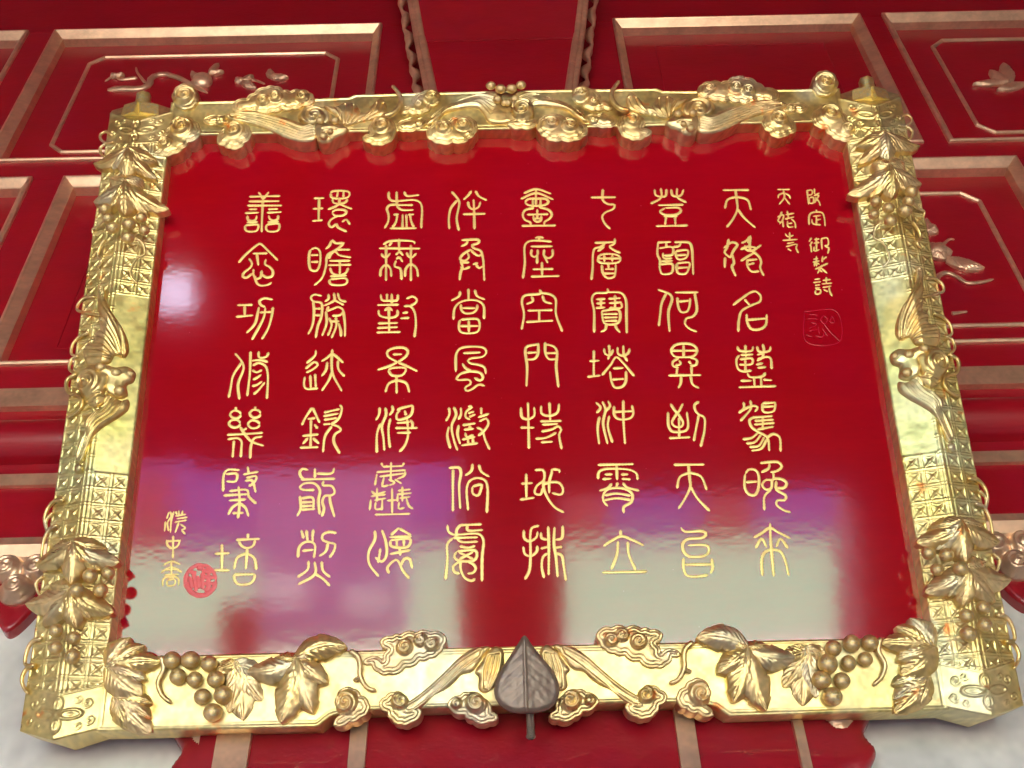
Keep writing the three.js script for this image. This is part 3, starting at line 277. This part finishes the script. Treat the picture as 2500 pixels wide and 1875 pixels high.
const TENDRILS = [
  {"p":"top","o":[-308,701,-289,706,-275,720,-265,746,-269,770,-281,791,-288,801],"r":7,"h":[26,18]},
  {"p":"post","o":[-880,352,-864,338,-859,313,-874,300,-882,279,-883,252,-867,235],"r":5,"h":[26,16]},
  {"p":"post","o":[-955,354,-968,333,-970,314,-959,299,-968,287],"r":6,"h":[16,8]},
  {"p":"post","o":[-962,413,-982,401,-998,398,-996,386],"r":5,"h":[14,2]},
  {"p":"post","o":[-966,207,-992,210,-1006,196,-1006,180,-989,171,-946,154],"r":6,"h":[6,6]},
  {"p":"post","o":[-967,114,-991,109,-1006,89,-1005,67,-987,59],"r":6,"h":[6,4]},
  {"p":"post","o":[-987,59,-1003,54,-1006,31,-989,13],"r":6,"h":[4,4]},
  {"p":"post","o":[-986,13,-1005,4,-1007,-12,-997,-32,-982,-37,-962,-54,-960,-73,-978,-89,-995,-92],"r":7,"h":[4,6]},
  {"p":"post","o":[-971,-290,-992,-288,-1007,-303,-1011,-327,-1001,-357],"r":7,"h":[8,2]},
  {"p":"post","o":[-994,-313,-1007,-330,-1000,-356],"r":6,"h":[4,4]},
  {"p":"post","o":[-975,-346,-995,-351,-1005,-374,-1006,-413],"r":6,"h":[10,4]},
  {"p":"post","o":[-996,-453,-1009,-467,-1003,-484,-995,-495],"r":6,"h":[4,4]},
  {"p":"post","o":[-976,-586,-995,-588,-1005,-602,-1006,-635,-987,-639],"r":7,"h":[6,4]},
  {"p":"post","o":[-984,-638,-1003,-645,-1009,-664,-1004,-679,-991,-695],"r":7,"h":[4,4]},
  {"p":"post","o":[-980,669,-1002,687,-1014,677,-1010,662,-994,651,-975,649],"r":6,"h":[4,4]},
  {"p":"post","o":[-997,650,-1009,638,-1005,619,-992,607],"r":6,"h":[4,4]},
  {"p":"bottom","o":[-731,-626,-723,-652,-732,-680,-722,-704,-703,-720],"r":6,"h":[12,8]},
  {"p":"bottom","o":[-349,-626,-332,-639,-327,-657,-327,-674,-319,-692,-309,-702,-294,-706],"r":6,"h":[16,8]},
  {"p":"bottom","o":[-325,-679,-340,-685],"r":5,"h":[12,8]},
];
const BRACKET = [6,-610,22,-631,41,-654,63,-683,72,-709,68,-735,53,-752,27,-760,3,-761,-23,-758,-43,-747,-56,-728,-57,-708,-48,-684,-30,-656,-11,-630], BRACKET_X = 0.0049;

// ------------------------------------------------------------------ setting
const STRUCT = { kind: 'structure' };
top('courtyard_ground', box(-120, 120, -.3, -.02, 5.6, 19.5, .2), stone, STRUCT);
top('lawn', box(-120, 120, -.3, .04, 19.5, 160, .2), lawnGreen, STRUCT);
top('porch_floor', box(-6, 6, -.3, 0, -.4, 5.6, .4), floorStone, STRUCT);
top('plaster_wall', box(-4.5, 4.5, 0, 3.26, -.3, -.02, .5), plaster, STRUCT);
top('side_wall', box(-4.7, -4.5, 0, 7.2, -.3, 5.2, .5), plaster, STRUCT);
top('side_wall', box(4.5, 4.7, 0, 7.2, -.3, 5.2, .5), plaster, STRUCT);
{ // front wall of the porch above the openings, with one small transom opening
  const g = mergeGeometries([box(-4.5, -2.2, 3.42, 7.2, 5, 5.2), box(-1.93, -.1, 3.36, 7.2, 5, 5.2), box(-.1, 4.5, 3.16, 7.2, 5, 5.2), box(-2.2, -1.93, 3.42, 4.36, 5, 5.2), box(-2.2, -1.93, 4.62, 7.2, 5, 5.2), box(-4.5, -2.95, 0, 3.42, 5, 5.2), box(2.55, 4.5, 0, 3.16, 5, 5.2)]);
  top('front_wall', g, redPaint, STRUCT);
  const r = new THREE.BoxGeometry(9.4, .2, 8.6); r.rotateX(.2); r.translate(0, 6.4, 3.8); top('ceiling', r, redPaint, STRUCT);
}
const column = (x, z, r, label) => {
  const g = group('red_column', { label, category: 'column', group: 'columns of the porch' }); g.position.set(x, 0, z);
  const h = r < .15 ? 2.55 : z > 4.5 ? 3.2 : 6.4;
  part('shaft', new THREE.LatheGeometry([V2(0, .24), V2(r, .24), V2(r * 1.02, h * .4), V2(r * .96, h), V2(0, h)], 32), redPaint, g);
  part('base', new THREE.LatheGeometry([V2(0, 0), V2(r * 1.35, 0), V2(r * 1.42, .1), V2(r * 1.2, .2), V2(r * 1.05, .24), V2(0, .24)], 32), floorStone, g);
};
column(0, 4.1, .29, 'thick red lacquered column behind the viewer, opposite the plaque');
column(2.45, 5.1, .42, 'widest red lacquered column in the porch opening to the right of the plaque');
column(-1.65, 5.0, .13, 'slim free-standing red lacquered post in the porch opening');
{ const w = group('courtyard_wall', { label: 'long pale wall closing the courtyard, mirrored in the lacquer', category: 'wall' });
  part('wall', box(-60, 60, -.05, 6.2, 48, 48.6, .2), blueWash, w); part('coping', box(-60, 60, 6.2, 6.5, 47.8, 48.8, .2), floorStone, w);
  const s = group('screen_wall', { label: 'low white screen wall standing in the courtyard', category: 'wall' });
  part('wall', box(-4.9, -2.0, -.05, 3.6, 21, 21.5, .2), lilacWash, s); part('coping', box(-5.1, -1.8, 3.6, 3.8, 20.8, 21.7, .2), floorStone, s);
  for (const [x, y, a, b] of [[-4.3, 1.0, .45, .28], [-2.75, .8, .45, .24]]) part('white_tablet', box(x - a, x + a, y - b, y + b, 20.93, 21.0, .2), plaster, s);
  for (const x of [-15, 3.2, 9.4]) part('red_door', box(x - 1.1, x + 1.1, 0, 3.4, 47.9, 48, .2), redPaint, w); }

// ------------------------------------------------------------------ panelled wall behind the plaque
const wall = group('panelled_wall', STRUCT);
part('back_board', box(-4.5, 4.5, 3.26, 7.2, -.3, -.05), redPaint, wall);
const rail = (y0, y1, z = 0) => part('rail', box(-4.5, 4.5, y0, y1, -.05, z), redPaint, wall);
rail(6.0, 7.2); rail(4.965, 5.07); rail(3.93, 4.045);
const stile = (x0, x1, y0, y1) => part('stile', box(x0, x1, y0, y1, -.05, -.0015), redPaint, wall);
const R1 = [5.07, 6.0], R2 = [4.045, 4.965];
for (const [a, b, r] of [[-4.5, -3.18, R1], [-1.873, -1.765, R1], [-.473, .451, R1], [1.433, 1.527, R1], [2.84, 4.5, R1], [-4.5, -2.9, R2], [-1.582, -1.471, R2], [-.055, .055, R2], [1.719, 1.83, R2], [3.15, 4.5, R2]]) stile(a, b, ...r);
// moulding of given profile [inset, z] run round a rectangle, corners cut by c
function moulding(x0, x1, y0, y1, profile, c = 0) {
  const ring = (d) => { const q = c ? Math.max(.002, c - d * .586) : 0, X0 = x0 + d, X1 = x1 - d, Y0 = y0 + d, Y1 = y1 - d; return c ? [[X0 + q, Y0], [X1 - q, Y0], [X1, Y0 + q], [X1, Y1 - q], [X1 - q, Y1], [X0 + q, Y1], [X0, Y1 - q], [X0, Y0 + q]] : [[X0, Y0], [X1, Y0], [X1, Y1], [X0, Y1]]; };
  const pos = [], uv = [], idx = [];
  const wob = (x, y, z) => .0007 * (N2(x * .7 + z, y * .7) - .5);
  for (let k = 0; k + 1 < profile.length; k++) { const A = ring(profile[k][0]), B = ring(profile[k + 1][0]), za = profile[k][1], zb = profile[k + 1][1], n = A.length;
    for (let i = 0; i < n; i++) { const j = (i + 1) % n, len = Math.hypot(A[j][0] - A[i][0], A[j][1] - A[i][1]), S = Math.max(1, Math.round(len / .08));
      for (let s = 0; s <= S; s++) { const f = s / S; for (const [Rg, z] of [[A, za], [B, zb]]) { const x = Rg[i][0] * (1 - f) + Rg[j][0] * f, y = Rg[i][1] * (1 - f) + Rg[j][1] * f, w = wob(x, y, z); pos.push(x + w, y + w, z); uv.push(x, y + z); }
        if (s) { const o = pos.length / 3 - 4; idx.push(o, o + 2, o + 1, o + 1, o + 2, o + 3); } } } }
  return geom(pos, idx, uv);
}
const outerProfile = [[-.004, -.004], [-.004, .010], [.001, .014], [.006, .014], [.009, .010], [.029, -.010], [.032, -.014], [.033, -.0515]];
const innerProfile = [[0, -.052], [.001, -.043], [.006, -.038], [.011, -.038], [.016, -.043], [.017, -.052]];
function panel(x0, x1, y0, y1, inner = true) {
  const p = part('panel', box(x0, x1, y0, y1, -.08, -.048, .9), redPaint, wall);
  part('moulding', moulding(x0, x1, y0, y1, outerProfile), oldGold, p);
  if (inner) part('inner_moulding', moulding(x0 + .155, x1 - .155, y0 + .12, y1 - .12, innerProfile, .055), oldGold, p);
  else part('bead', moulding(x0 + .155, x1 - .155, y0 + .12, y1 - .12, [[0, -.05], [.002, -.045], [.006, -.045], [.008, -.05]]), redPaint, p);
  return p;
}
panel(-3.18, -1.873, ...R1); const panelB = panel(-1.765, -.473, ...R1); panel(.451, 1.433, ...R1, false); const panelD = panel(1.527, 2.84, ...R1);
panel(-2.9, -1.582, ...R2); panel(-1.471, -.055, ...R2, false); const panelG = panel(.055, 1.719, ...R2); panel(1.83, 3.15, ...R2);
// horizontal bands under the panels
const band = (n, y0, y1, z, m) => part(n, box(-4.5, 4.5, y0, y1, -.05, z), m, wall);
band('gold_fascia', 3.86, 3.93, .022, oldGold); band('red_band', 3.61, 3.86, .002, redPaint);
{ const g = new THREE.CylinderGeometry(.068, .068, 9, 40, 1, false); g.rotateZ(Math.PI / 2); g.translate(0, 3.735, .0); part('round_moulding', g, redPaint, wall); }
band('gold_fillet', 3.572, 3.61, .03, oldGold); band('red_band', 3.40, 3.572, .018, redPaint);
{ const s = new THREE.Shape([V2(-.05, 3.322), V2(.03, 3.322), V2(.045, 3.335), V2(.06, 3.36), V2(.055, 3.385), V2(.035, 3.40), V2(-.05, 3.40)]), g = new THREE.ExtrudeGeometry(s, { depth: 9, bevelEnabled: false }); g.rotateY(-Math.PI / 2); g.translate(4.5, 0, 0); part('gold_moulding', g, oldGold, wall); }
band('red_band', 3.262, 3.322, .02, redPaint);
// carved fringe: gold scroll over a red drop, repeated
function carve(o, s, h, rim, w0, sx = 1) { return { outline: closedCurve(pairs(o, .001, sx), Math.max(60, o.length * 4)), s: (s || []).map(([x, y, r]) => [x * .001 * sx, y * .001, r * .001]), h: h * .001, rim, w0 }; }
function scrollHeight(x, y, s, H, sx) { let z = 0; for (const [cx, cy, r] of s) { const dx = x - cx, dy = y - cy, q = Math.hypot(dx, dy) / r; if (q > 1.3) continue; const a = Math.atan2(dy, dx * sx); const k = smooth(1.28, .92, q); z = Math.max(z, H * k * (.70 + .30 * (1 - q)) + k * Math.min(.0036, r * .16) * Math.cos(2 * Math.PI * q * 1.7 + a)); } return z; }
const S0 = (o) => o.s && o.s.length;
function scallop(pts) { // cloud edge: lobes bulging outwards between the traced points
  let area = 0; pts.forEach((p, i) => { const q = pts[(i + 1) % pts.length]; area += p.x * q.y - q.x * p.y; }); const o = area > 0 ? 1 : -1, keep = [pts[0]];
  for (const p of pts.slice(1)) if (p.distanceTo(keep[keep.length - 1]) > .017) keep.push(p);
  const out = []; keep.forEach((p, i) => { const q = keep[(i + 1) % keep.length], d = q.clone().sub(p), n = V2(d.y, -d.x).multiplyScalar(o); for (let k = 0; k < 8; k++) { const t = k / 8; out.push(p.clone().addScaledVector(d, t).addScaledVector(n, .80 * t * (1 - t) * .9)); } });
  return out; }
function carved(o, opt) { // opt: h, s, g (grooves), rim, dome, sx, surf, base, w0
  const sx = opt.sx || 1, raw = pairs(o, .001, sx), out = opt.rim && S0(opt) ? scallop(raw) : closedCurve(raw, Math.max(64, o.length * 4)), H = opt.h * .001, S = (opt.s || []).map(([x, y, r]) => [x * .001 * sx, y * .001, r * .001]);
  const G = (opt.g || []).map((q) => openCurve(pairs(q, .001, sx), 18)), surf = opt.surf || (() => 0), lo = S.length ? H * .5 : H * .72, round = Math.min(.009, H * .7), dome = (opt.dome || 3) * .001;
  return relief(out, (x, y, s) => {
    const e = Math.min(1, s / round); let z = lo * .45 + lo * .55 * Math.sqrt(1 - (1 - e) ** 2) + dome * smooth(0, .03, s);
    if (opt.rim) z -= .0026 * Math.exp(-(((s - .0052) / .0015) ** 2)) + .0016 * Math.exp(-(((s - .0115) / .0016) ** 2));
    if (S.length) z += scrollHeight(x, y, S, H * .62, sx) * smooth(0, .004, s);
    let gd = 1; for (const q of G) for (let i = 0; i + 1 < q.length; i++) gd = Math.min(gd, segDist(x, y, q[i], q[i + 1])[0]);
    if (gd < .01) z += -.0040 * Math.exp(-((gd / .0018) ** 2)) + .0010 * Math.exp(-(((gd - .0045) / .0016) ** 2));
    return surf(x, y) + z;
  }, opt.base || (() => -.05), opt.cell || .0019);
}
{ const o = [-75, 70, 75, 70, 70, 20, 30, 5, 40, -30, 0, -60, -40, -30, -30, 5, -70, 20], drop = [-60, 10, 60, 10, 45, -50, 0, -110, -45, -50];
  const a = carved(o, { h: 30, s: [[-35, 35, 30], [35, 35, 30], [0, -20, 28]], rim: 1, base: () => -.02, cell: .004 }), b = carved(drop, { h: 20, base: () => -.02, cell: .005 });
  for (const x of [-2.0, -1.83, -1.66, -1.49, -1.32, -1.15, 1.15, 1.32, 1.49, 1.66, 1.83, 2.0]) { const d = part('fringe_drop', b, redPaint, wall), m = part('fringe_scroll', a, oldGold, d); d.position.set(x, 3.262, .0); m.position.set(0, .012, .018); } }
// carved sprays on the panels
const W3 = (x, y, z = -.03) => new THREE.Vector3(x, y, z);
const flatSurf = () => -.05;
function spray(parent, bars, leaves, balls) {
  for (const [r, ...p] of bars) part('stem', bar(p.map(([x, y]) => W3(x, y, -.044)), (s) => r * .75 * (1 - .5 * s), 20, 8, .8), oldGold, parent);
  for (const [b, l] of leaves) part('leaf', leafGeometry(b, l, .016, .006, flatSurf, 1), oldGold, parent);
  for (const [x, y, r] of balls) part('bud', ball(x, y, -.04, r, 1, 1, .7), oldGold, parent);
}
spray(panelB, [[0.012,[-1.391,5.704],[-1.454,5.699],[-1.484,5.722],[-1.51,5.684]],[0.022,[-1.486,5.621],[-1.428,5.623],[-1.364,5.621],[-1.336,5.648],[-1.337,5.706],[-1.297,5.729],[-1.238,5.702],[-1.191,5.662],[-1.105,5.582]],[0.01,[-1.354,5.668],[-1.4,5.748],[-1.414,5.789]],[0.012,[-1.137,5.659],[-1.117,5.717],[-1.083,5.755]],[0.012,[-1.003,5.673],[-0.944,5.671],[-0.896,5.64]]], [[[-1472,5712],[[-1496,5733,22,0.1],[-1446,5731,22,-0.1]]],[[-1117,5722],[[-1065,5735,22,0],[-1094,5796,22,0.1]]],[[-1150,5679],[[-1190,5740,27,0.1],[-1116,5649,38,0]]],[[-981,5653],[[-1012,5683,33,0.1],[-948,5700,33,0],[-925,5603,33,0]]],[[-877,5688],[[-812,5680,33,0],[-891,5742,27,0.1]]]], [[-1.137,5.659,0.04]]);
spray(panelD, [[0.01,[1.843,5.482],[1.892,5.499],[1.944,5.525],[1.995,5.533]],[0.008,[1.864,5.533],[1.899,5.537],[1.958,5.539]]], [[[1889,5537],[[1758,5528,33,0],[1851,5625,44,0.1],[1920,5677,49,-0.1]]],[[1936,5516],[[1833,5483,38,0]]]], []);
spray(panelG, [[0.014,[1.293,4.365],[1.31,4.402],[1.339,4.417],[1.364,4.4],[1.388,4.367],[1.429,4.368],[1.474,4.382]],[0.01,[1.3,4.227],[1.349,4.234]],[0.01,[1.361,4.544],[1.378,4.567],[1.401,4.586],[1.414,4.583]]], [[[1363,4477],[[1412,4458,38,0],[1461,4432,49,-0.1]]],[[1341,4522],[[1331,4563,44,0],[1369,4558,44,0.1],[1386,4515,44,0],[1352,4477,49,-0.1],[1314,4490,44,0]]],[[1333,4621],[[1353,4692,33,0],[1371,4655,49,0]]]], [[1.345,4.519,0.03]]);
// lower centre: lintel board with gold strips and shaped ends
const lintel = group('door_lintel', { label: 'red lintel board with narrow gold strips under the plaque', category: 'lintel' });
part('board', box(-.66, .62, 2.2, 3.25, -.02, .05), redPaint, lintel);
for (const [a, b] of [[-.622, -.553], [-.352, -.318], [.309, .348], [.548, .568]]) part('strip', box(a, b, 2.2, 3.25, .05, .066), oldGold, lintel);
for (const s of [-1, 1]) { const o = [620, 3250, 660, 3000, 700, 2960, 735, 2900, 700, 2840, 715, 2800, 690, 2760, 640, 2740, 600, 2700, 600, 2400, 560, 2400, 560, 3250];
  const e = part('shaped_end', carved(o, { h: 30, sx: s, rim: 1, base: () => -.02, cell: .005, surf: () => .01 }), redPaint, lintel);
  part('scroll', carved([625, 2990, 665, 2960, 690, 2890, 660, 2840, 625, 2860, 615, 2930], { h: 34, sx: s, s: [[652, 2900, 34]], rim: 1, base: () => .0, cell: .004, surf: () => .02 }), oldGold, e); }
// tapering red pilaster on the wall above the plaque, with gilt edges and carved side trim
{ const pil = group('wall_pilaster', { label: 'red pilaster widening upwards with gilt edges above the plaque', category: 'pilaster' });
  const half = (y) => .258 + (y - 5.28) * .132, cx = -.006;
  const board = (y0, y1, z0, z1, inset) => { const sh = new THREE.Shape([V2(cx - half(y0) + inset, y0), V2(cx + half(y0) - inset, y0), V2(cx + half(y1) - inset, y1), V2(cx - half(y1) + inset, y1)]), g = new THREE.ExtrudeGeometry(sh, { depth: z1 - z0, bevelEnabled: false }); g.translate(0, 0, z0); return g; };
  part('shaft', board(4.4, 5.66, 0, .115, .03), redPaint, pil);
  const hd = board(5.66, 6.7, 0, .12, .03); hd.translate(0, -5.66, 0); hd.rotateX(.16); hd.translate(0, 5.66, .002); part('head', hd, redPaint, pil);
  for (const s of [-1, 1]) { const run = (o, z) => { const p = []; for (let i = 0; i <= 60; i++) { const y = 4.4 + i * 2.3 / 60; p.push(new THREE.Vector3(cx + s * (half(y) + o(i)), y, z + Math.max(0, y - 5.66) * .16)); } return p; };
    part('gilt_edge', mergeGeometries([bar(run(() => -.022, .112), () => .016, 60, 8), bar(run(() => -.003, .112), () => .012, 60, 8)]), oldGold, pil);
    part('carved_trim', bar(run((i) => .026 + .008 * Math.sin(i * 1.9), .05), (q) => .013 + .006 * Math.sin(q * 120), 200, 8), oldGold, pil); } }

// ------------------------------------------------------------------ the plaque
const LEAN = 21.167 * Math.PI / 180;
const plaque = group('inscribed_plaque', { label: 'red lacquered plaque with gold seal-script poem in carved gilt frame on red wall', category: 'plaque' });
plaque.position.set(0, 3.55, .40); plaque.rotation.x = LEAN;
const DP = -.037; // panel face behind the front of the frame
const board = part('lacquer_panel', box(-.86, .86, -.66, .70, -.085, DP, .55), lacquer, plaque);
part('back_board', box(-.97, .97, -.74, .755, -.10, -.086), redPaint, plaque);
// brushed characters: each stroke is a low rounded ridge
function strokes(list, w, z0, hgt) {
  const out = [];
  for (const a of list) { const p = pairs(a), pts = p.length === 2 ? [p[0], p[0].clone().lerp(p[1], .5), p[1]] : p; let len = 0; for (let i = 1; i < pts.length; i++) len += pts[i].distanceTo(pts[i - 1]);
    const ph = rnd() * 9, n = Math.max(6, Math.min(40, Math.round(len / .0035)));
    out.push(bar(pts.map((q) => new THREE.Vector3(q.x, q.y, z0)), (s) => w * (1 + .16 * Math.sin(ph + s * 5) + .10 * Math.sin(ph * 3 + s * len * 900)) * (s < .02 || s > .98 ? .8 : 1), n, 8, hgt / w)); }
  return mergeGeometries(out);
}
for (const [size, list] of CHARS) part('seal_script_character', strokes(list, .0031 * size, DP + .0003, .0009), paintGold, board);
{ const a = part('square_seal_mark', strokes(SEAL_SQUARE, .0011, DP + .0002, .0008), sealFaint, board); a.userData.label = 'faint red square seal mark under the title';
  const b = part('round_seal_mark', strokes(SEAL_ROUND, .0046, DP + .0002, .0014), sealRed, board); b.userData.label = 'round red seal mark beside the signature'; }

// rails
const plate = (half) => { const p = pairs(half), q = p.slice().reverse().filter((v) => Math.abs(v.x) > 1e-6).map((v) => V2(-v.x, v.y)); return p.concat(q); };
const plateRelief = (o) => relief(o, (x, y, s) => -.0035 + .0035 * Math.sqrt(1 - (1 - Math.min(1, s / .0035)) ** 2) - .0016 * Math.exp(-(((s - .0095) / .0013) ** 2)) + .0012 * smooth(.0095, .004, s) + .0004 * (N2(x * 1.3, y * 1.3) - .5), () => -.10, .0028);
const topRail = part('top_rail', plateRelief(plate([0, 672, -400, 673, -850, 674, -850, 779, -480, 781, -400, 783, -384, 791, -180, 793, 0, 794])), gold, plaque);
const bottomRail = part('bottom_rail', plateRelief(plate([0, -741, -190, -741, -350, -744, -385, -754, -410, -773, -850, -771, -850, -624, -400, -623, 0, -622])), gold, plaque);
// posts: long prism with a ridge, pointed ends, engraved lattice with stars
const PX = .921, HW = .079;
const postSurf = (x) => .028 * Math.max(0, 1 - Math.abs(Math.abs(x) - PX) / HW);
const ridgeLine = (t, c, w) => Math.exp(-(((t - c) / w) ** 2));
function postHeight(x, y) {
  const X = Math.abs(x) - PX, a = Math.abs(X), inner = X < 0, vv = y - .0; let z = postSurf(x), rel = 0;
  const chTop = .700 + .62 * a, ch2 = .628 + .35 * a, chBot = -.700 + .30 * a; // chevrons run down to the ridge
  const dbl = (d) => .0016 * (ridgeLine(d, -.0028, .0014) + ridgeLine(d, .0028, .0014)) - .0008 * ridgeLine(d, 0, .0012);
  const plain = inner && y < .213 && y > -.230 && a > .008;
  if (y > chTop) z -= .45 * (y - chTop) + .002; // bevelled top end
  else if (y > ch2 || y < chBot) { // flower between scrolls
    const cy = y > 0 ? .668 + .42 * a : -.742 + .12 * a, dy = y - cy, petal = (px, py, rx, ry) => { const q = Math.hypot((X - px) / rx, (dy - py) / ry); return ridgeLine(q, 1, .16) + .5 * ridgeLine(q, 0, .35); };
    rel += .0034 * (petal(.024, 0, .020, .009) + petal(-.024, 0, .020, .009) + petal(0, .020, .008, .014) + petal(0, -.020, .008, .014) + ridgeLine(Math.hypot(X, dy), 0, .0045) * 1.4);
    for (const s of [-1, 1]) for (const [ox, oy, r] of [[.052, .020, .009], [.060, -.014, .008], [.040, -.024, .006], [.036, .028, .006]]) { const ex = X * s - ox, ey = dy - oy, q = Math.hypot(ex, ey) / r; if (q < 1.3) rel += .0026 * Math.max(0, Math.cos(q * 7.5 + Math.atan2(ey, ex))) * smooth(1.3, 1, q); }
  } else if (!plain) {
    const pitch = .0365, row = (((y + .23) / pitch) % 1 + 1) % 1 - .5, col = a < .008 ? 0 : ((a - .008) % .0355) / .0355 - .5;
    rel += dbl((Math.abs(row) - .5) * pitch) + (a < .008 ? dbl(a - .0055) : dbl((Math.abs(col) - .5) * .0355));
    if (a >= .008 && Math.abs(row) < .36 && Math.abs(col) < .36) { const u = Math.abs(row) / .36, v = Math.abs(col) / .36; rel += .0022 * smooth(.30, .05, Math.abs(u - v)) * smooth(1.0, .75, Math.max(u, v)) + .0012 * smooth(.5, .35, u + v) - .0012; }
  }
  if (y < chTop + .01) { for (const c of [chTop, ch2, chBot]) { const d = (y - c); rel += dbl(d) * 1.2; } }
  if (inner && a > .006) for (const c of [.216, -.233]) rel += dbl(y - c);
  return z + rel + .0006 * (N3(x * 1.1, y * 1.1) - .5);
}
const posts = {};
for (const s of [-1, 1]) {
  const o = [V2(-HW, -.766), V2(0, -.790), V2(HW, -.766), V2(HW, .763), V2(0, .802), V2(-HW, .763)].map((p) => V2(p.x + s * PX, p.y)), fine = [];
  o.forEach((p, i) => { const q = o[(i + 1) % o.length]; for (let k = 0; k < 4; k++) fine.push(p.clone().lerp(q, k / 4)); });
  const m = posts[s] = part('post', relief(fine, (x, y, d) => postHeight(x, y) - .0022 * (1 - Math.min(1, d / .0028)) ** 2, () => -.105, .0021), gold, plaque);
  m.userData.label = s < 0 ? 'post beside the signature column' : 'post beside the title columns';
  const stem = new THREE.CylinderGeometry(.019, .020, .085, 6); stem.translate(0, .762, -.004); const wing = (k) => { const b = new THREE.BoxGeometry(.046, .034, .03); b.translate(k * .021, 0, 0); b.rotateY(k * .5); b.rotateZ(k * .16); b.translate(0, .742, .016); return b; };
  const tn = mergeGeometries([stem.toNonIndexed(), wing(1).toNonIndexed(), wing(-1).toNonIndexed()]); tn.translate(s * PX, 0, .0);
  part('tenon', tn, gold, m);
}
const host = (p, s) => p === 'top' ? topRail : p === 'bottom' ? bottomRail : posts[s];
const surfOf = (p) => p === 'post' ? (x, y) => postSurf(x) : () => 0;
const baseOf = (p) => p === 'post' ? (x, y) => postSurf(x) - .02 : () => -.05;
// each ornament: pieces with the same name that follow one another form one piece (a bat is body, wings and head)
for (const key of ['top', 'post', 'bottom']) for (const s of [-1, 1]) {
  let run = []; const flush = () => { if (run.length) { part(run.n, mergeGeometries(run), carvedGold, host(key, s)); run = []; } };
  for (const d of ORN[key]) {
    if (d.c === 2 && s > 0) continue;
    if (run.length && (run.n !== d.n || d.n !== 'bat' || d.c)) flush();
    run.n = d.n; run.push(carved(d.o, { h: d.h * (key === 'top' ? .62 : key === 'post' ? 1.25 : .85), s: d.s, g: (d.g || []).concat(d.gg || []), rim: d.rim, dome: d.dome, sx: -s, surf: surfOf(key), base: baseOf(key), cell: .002 }));
  }
  flush();
}
for (const k of ORN.knobs) for (const s of [-1, 1]) { if (k.c === 2 && s > 0) continue; for (const [x, y, r] of k.b) { const X = x * .001 * -s; part(k.n, ball(X, y * .001, surfOf(k.p)(X, 0) + k.h * .001 * .55, r * .001, 1, .85, .8), carvedGold, host(k.p, s)); } }
for (const l of LEAVES) for (const s of [-1, 1]) part('leaf', leafGeometry(l.b, l.l, l.h * .00072, l.w * .0008, surfOf(l.p), -s), carvedGold, host(l.p, s));
for (const g of GRAPES) for (const s of [-1, 1]) g.b.forEach(([x, y, r], i) => { const X = x * .001 * -s; part('grape', ball(X, y * .001, surfOf(g.p)(X, 0) + (g.w + 4 + (i % 3) * 2) * .001, r * .00098 * (.92 + .14 * rnd()), 1, .92 + .1 * rnd(), 1), carvedGold, host(g.p, s)); });
for (const t of TENDRILS) for (const s of [-1, 1]) { const p = pairs(t.o, .001, -s), sf = surfOf(t.p);
  part('tendril', bar(p.map((q, i) => new THREE.Vector3(q.x, q.y, sf(q.x, q.y) + (t.h[0] + (t.h[1] - t.h[0]) * i / (p.length - 1)) * .001)), (u) => t.r * (t.p === 'post' ? .0007 : .001) * (1.05 - .35 * u), 30, 10), carvedGold, host(t.p, s)); }

// ------------------------------------------------------------------ leaf-shaped bracket that carries the lower rail
{ const br = group('leaf_bracket', { label: 'dark metal leaf-shaped bracket holding the bottom rail of the plaque', category: 'bracket' });
  br.position.copy(plaque.position); br.rotation.x = LEAN;
  const out = closedCurve(pairs(BRACKET), 90);
  part('leaf', relief(out, (x, y, s) => .030 + .016 * Math.max(0, 1 - Math.abs(x - BRACKET_X) / .07) - .006 * (1 - Math.min(1, s / .009)) ** 2 + .0016 * smooth(.0035, 0, Math.abs(x - BRACKET_X)) - .0005 * Math.max(0, Math.cos((y + .3 + Math.abs(x - BRACKET_X) * .8) * 330) - .6), () => .020, .002), bronze, br);
  const st = new THREE.CylinderGeometry(.0075, .0085, .045, 20); st.translate(BRACKET_X + .008, -.780, .012); part('pin', st, bronze, br);
  part('pin_head', ball(BRACKET_X + .008, -.803, .012, .0098, 1, .7, 1), bronze, br);
  part('arm', box(BRACKET_X + .001, BRACKET_X + .015, -.760, -.744, -.16, .028), bronze, br); }
renderer.render(scene, camera);
